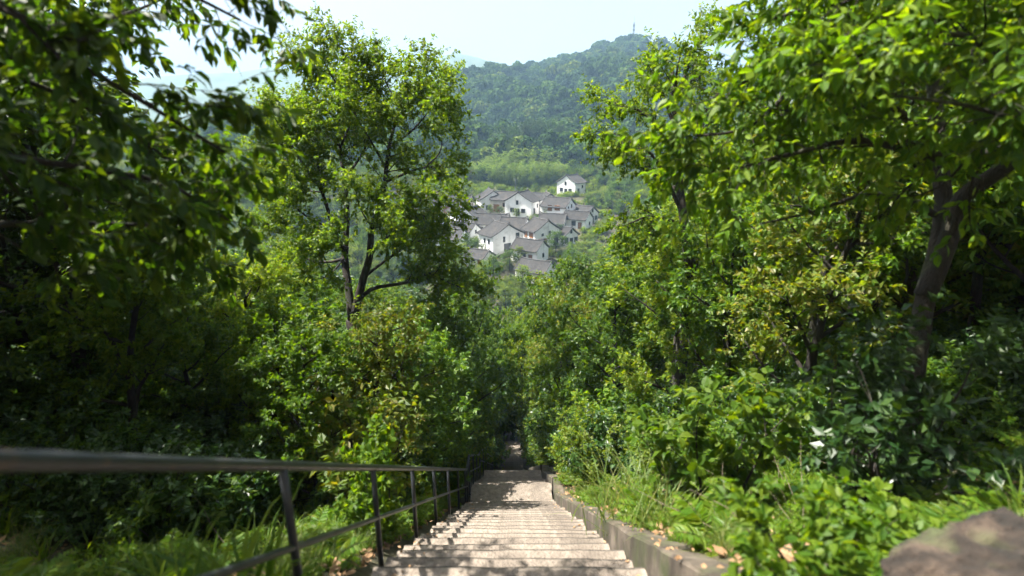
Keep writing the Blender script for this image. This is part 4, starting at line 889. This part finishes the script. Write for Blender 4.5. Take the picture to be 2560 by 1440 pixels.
# ---------------------------------------------------------------- trees about the village
rng = np.random.default_rng(71)
def house_clear(x, y, r):
    return (((HP[:, 0] - x) ** 2 + (HP[:, 1] - y) ** 2) > r * r).all()
def hides_house(x, y, z, h, rad):
    u, v, zc = proj(np.array([x, y, z + h])); w = rad * F / zc
    for k, hh in enumerate(HOUSES):
        if hh[2] > zc and abs(hh[0] - u) < 34 + w and v < hh[1] - 14: return True
    return False
VT = [(1275, 655, 140, 6, 0), (1300, 640, 142, 5, 2), (1235, 690, 134, 7, 4), (1310, 690, 130, 6, 2), (1390, 625, 150, 7, 0), (1400, 590, 160, 6, 1), (1165, 610, 152, 6, 4), (1190, 625, 150, 6, 0), (1180, 520, 190, 6, 3), (1150, 640, 140, 7, 2),
      (1290, 540, 178, 3.5, 2), (1340, 545, 176, 3.5, 0), (1365, 545, 178, 3.5, 2), (1250, 535, 182, 3.5, 0), (1225, 530, 185, 3.5, 2), (1415, 560, 176, 4, 0), (1470, 520, 195, 6, 4), (1480, 480, 215, 6, 2), (1340, 470, 215, 5, 0), (1390, 500, 200, 3.5, 2), (1430, 640, 140, 7, 0), (1260, 720, 120, 7, 2), (1210, 720, 122, 7, 0)]
for k, (u, v, zc, h, kind) in enumerate(VT):
    p = P(u, v, zc); b = ground_at(p); add_tree(kind, b - [0, 0, .1], h, rng.uniform(0, 6.28), 'small ' + ADJ[kind] + ' tree growing among the village houses', 'small trees among the village houses', 'village_tree', 1.35)
# valley woods on either side and behind the village
n = 5200; y = rng.uniform(96, 275, n); x = rng.uniform(-.95, .75, n) * y; z = terrain(x, y); u, v, zc = proj(np.stack([x, y, z], -1))
d2 = np.sqrt(((x[:, None] - HP[:, 0]) ** 2 + (y[:, None] - HP[:, 1]) ** 2).min(1))
inview = (u > 1040) & (u < 1500) & (y < 232)
ok = (d2 > 17) & ~inview & (u > -300) & (u < 2300)
x, y, z = x[ok], y[ok], z[ok]; n = len(x); s = rng.uniform(.55, 1.15, n)
scatter('valley_wood', np.stack([x, y, z - .1], -1), rng.uniform(0, 6.28, n), np.stack([s * 1.2, s * 1.2, s], -1), rng.integers(0, 6, n), [VM_JOIN for VM_JOIN in [mk_mesh('valley_tree_source', [(a[1][1].arrays(T2)[0], a[1][1].arrays(T2)[1], M[a[0]]), (*a[1][0].arrays(), M['bark'])]) for a in VAR]], 'mixed green woodland covering the valley sides around the village')
# scrub and gardens between the houses
n = 2600; y = rng.uniform(100, 250, n); x = rng.uniform(-45, 50, n); z = terrain(x, y); d2 = np.sqrt(((x[:, None] - HP[:, 0]) ** 2 + (y[:, None] - HP[:, 1]) ** 2).min(1)); u, v, zc = proj(np.stack([x, y, z], -1))
ok = (d2 > 6.5) & (u > 1000) & (u < 1520); x, y, z = x[ok], y[ok], z[ok]; n = len(x); s = rng.uniform(.9, 2.4, n)
kk = np.array([KI['fine'], KI['fine2'], KI['fine2'], KI['low'], KI['grass']])[rng.integers(0, 5, n)]; s = np.where((kk == KI['low']) | (kk == KI['grass']), s * 2.2, s)
scatter('garden_scrub', np.stack([x, y, z - .05], -1), rng.uniform(0, 6.28, n), np.stack([s * 1.4, s * 1.4, s], -1), kk, SRC, 'light green garden plants and scrub between the village houses')
# bamboo grove and dark trees behind the village
def bamboo(seed):
    rng = np.random.default_rng(seed); wood = Geo(); lv = Leaves()
    for k in range(26):
        az = rng.uniform(0, 6.28); r0 = rng.uniform(0, 1.6); pts = bend(rng, (math.cos(az) * r0, math.sin(az) * r0, -.3), (math.cos(az) * .18, math.sin(az) * .18, 1), rng.uniform(7.5, 11.5), 10, .02, -.03)
        wood.tube(pts, np.linspace(.06, .015, 11), 4, False)
        for q in range(26):
            t = rng.uniform(.35, 1) * 10; i = min(int(t), 9); p = pts[i] + (pts[i + 1] - pts[i]) * (t - i); tw = bend(rng, p, (rng.normal(), rng.normal(), .3), rng.uniform(.5, 1.2), 3, .1, -.12)
            put_leaves(rng, lv, tw, 11, .30, .6, .6)
    return wood, lv
BM = []
for sd_ in (1, 2):
    wd, lv = bamboo(sd_); wv, wf = wd.arrays(); v, f = lv.arrays((T2[0] * np.array([1, .75, 1]), T2[1])); BM.append((mk_mesh('bamboo_culms', [(wv, wf, M['bamboo'])], True), mk_mesh('bamboo_foliage', [(v, f, M['bamboo'])])))
BB = [(1205, 468, 236, 1.15), (1235, 472, 230, 1.25), (1262, 474, 227, 1.3), (1292, 474, 226, 1.35), (1320, 470, 229, 1.45), (1348, 466, 232, 1.5), (1378, 460, 236, 1.3), (1225, 450, 246, 1.4), (1255, 450, 247, 1.55), (1285, 448, 250, 1.7), (1315, 446, 252, 1.8), (1345, 444, 254, 1.75), (1372, 442, 256, 1.5), (1402, 448, 246, 1.05)]
for k, (u, v, zc, s) in enumerate(BB):
    b = ground_at(P(u, v, zc)); r = thing('bamboo_clump', 'feathery yellow-green bamboo clump in the grove behind the houses', 'bamboo', b, k * 1.3, 'bamboo clumps of the grove behind the village'); r.scale = (s * 1.1, s * 1.1, s * .88)
    link('culms', BM[k % 2][0], r); link('foliage', BM[k % 2][1], r)
for k, (u, v, zc, h, kd) in enumerate([(1240, 405, 282, 17, 1), (1262, 398, 288, 20, 1), (1285, 392, 292, 19, 1), (1308, 390, 294, 21, 1), (1330, 388, 296, 22, 1), (1352, 388, 298, 22, 1), (1375, 392, 296, 22, 1), (1398, 398, 292, 21, 1), (1420, 408, 286, 17, 1), (1440, 420, 276, 12, 0), (1465, 430, 268, 11, 0), (1490, 440, 262, 11, 1), (1215, 415, 276, 13, 1)]):
    b = ground_at(P(u, v, zc)); add_tree(kd, b - [0, 0, .2], h, k * 1.7, 'dark tall tree standing just behind the bamboo grove', 'dark trees behind the bamboo grove', 'dark_tree', 1.0)

# ---------------------------------------------------------------- hazy air
hz = Geo(); hz.box((-6800, -90, -80), (6800, 7200, 420)); hv, hf = hz.arrays()
hm, nt, out = new_mat('haze'); pv = N(nt, 'ShaderNodeVolumePrincipled'); pv.inputs['Color'].default_value = (.44, .70, 1.0, 1); pv.inputs['Density'].default_value = HAZE_DENSITY; pv.inputs['Anisotropy'].default_value = .0
nt.links.new(pv.outputs[0], out.inputs['Volume'])
tag(link('haze', mk_mesh('haze', [(hv, hf, hm)])), 'pale blue haze filling the valley air', None, None, 'stuff')
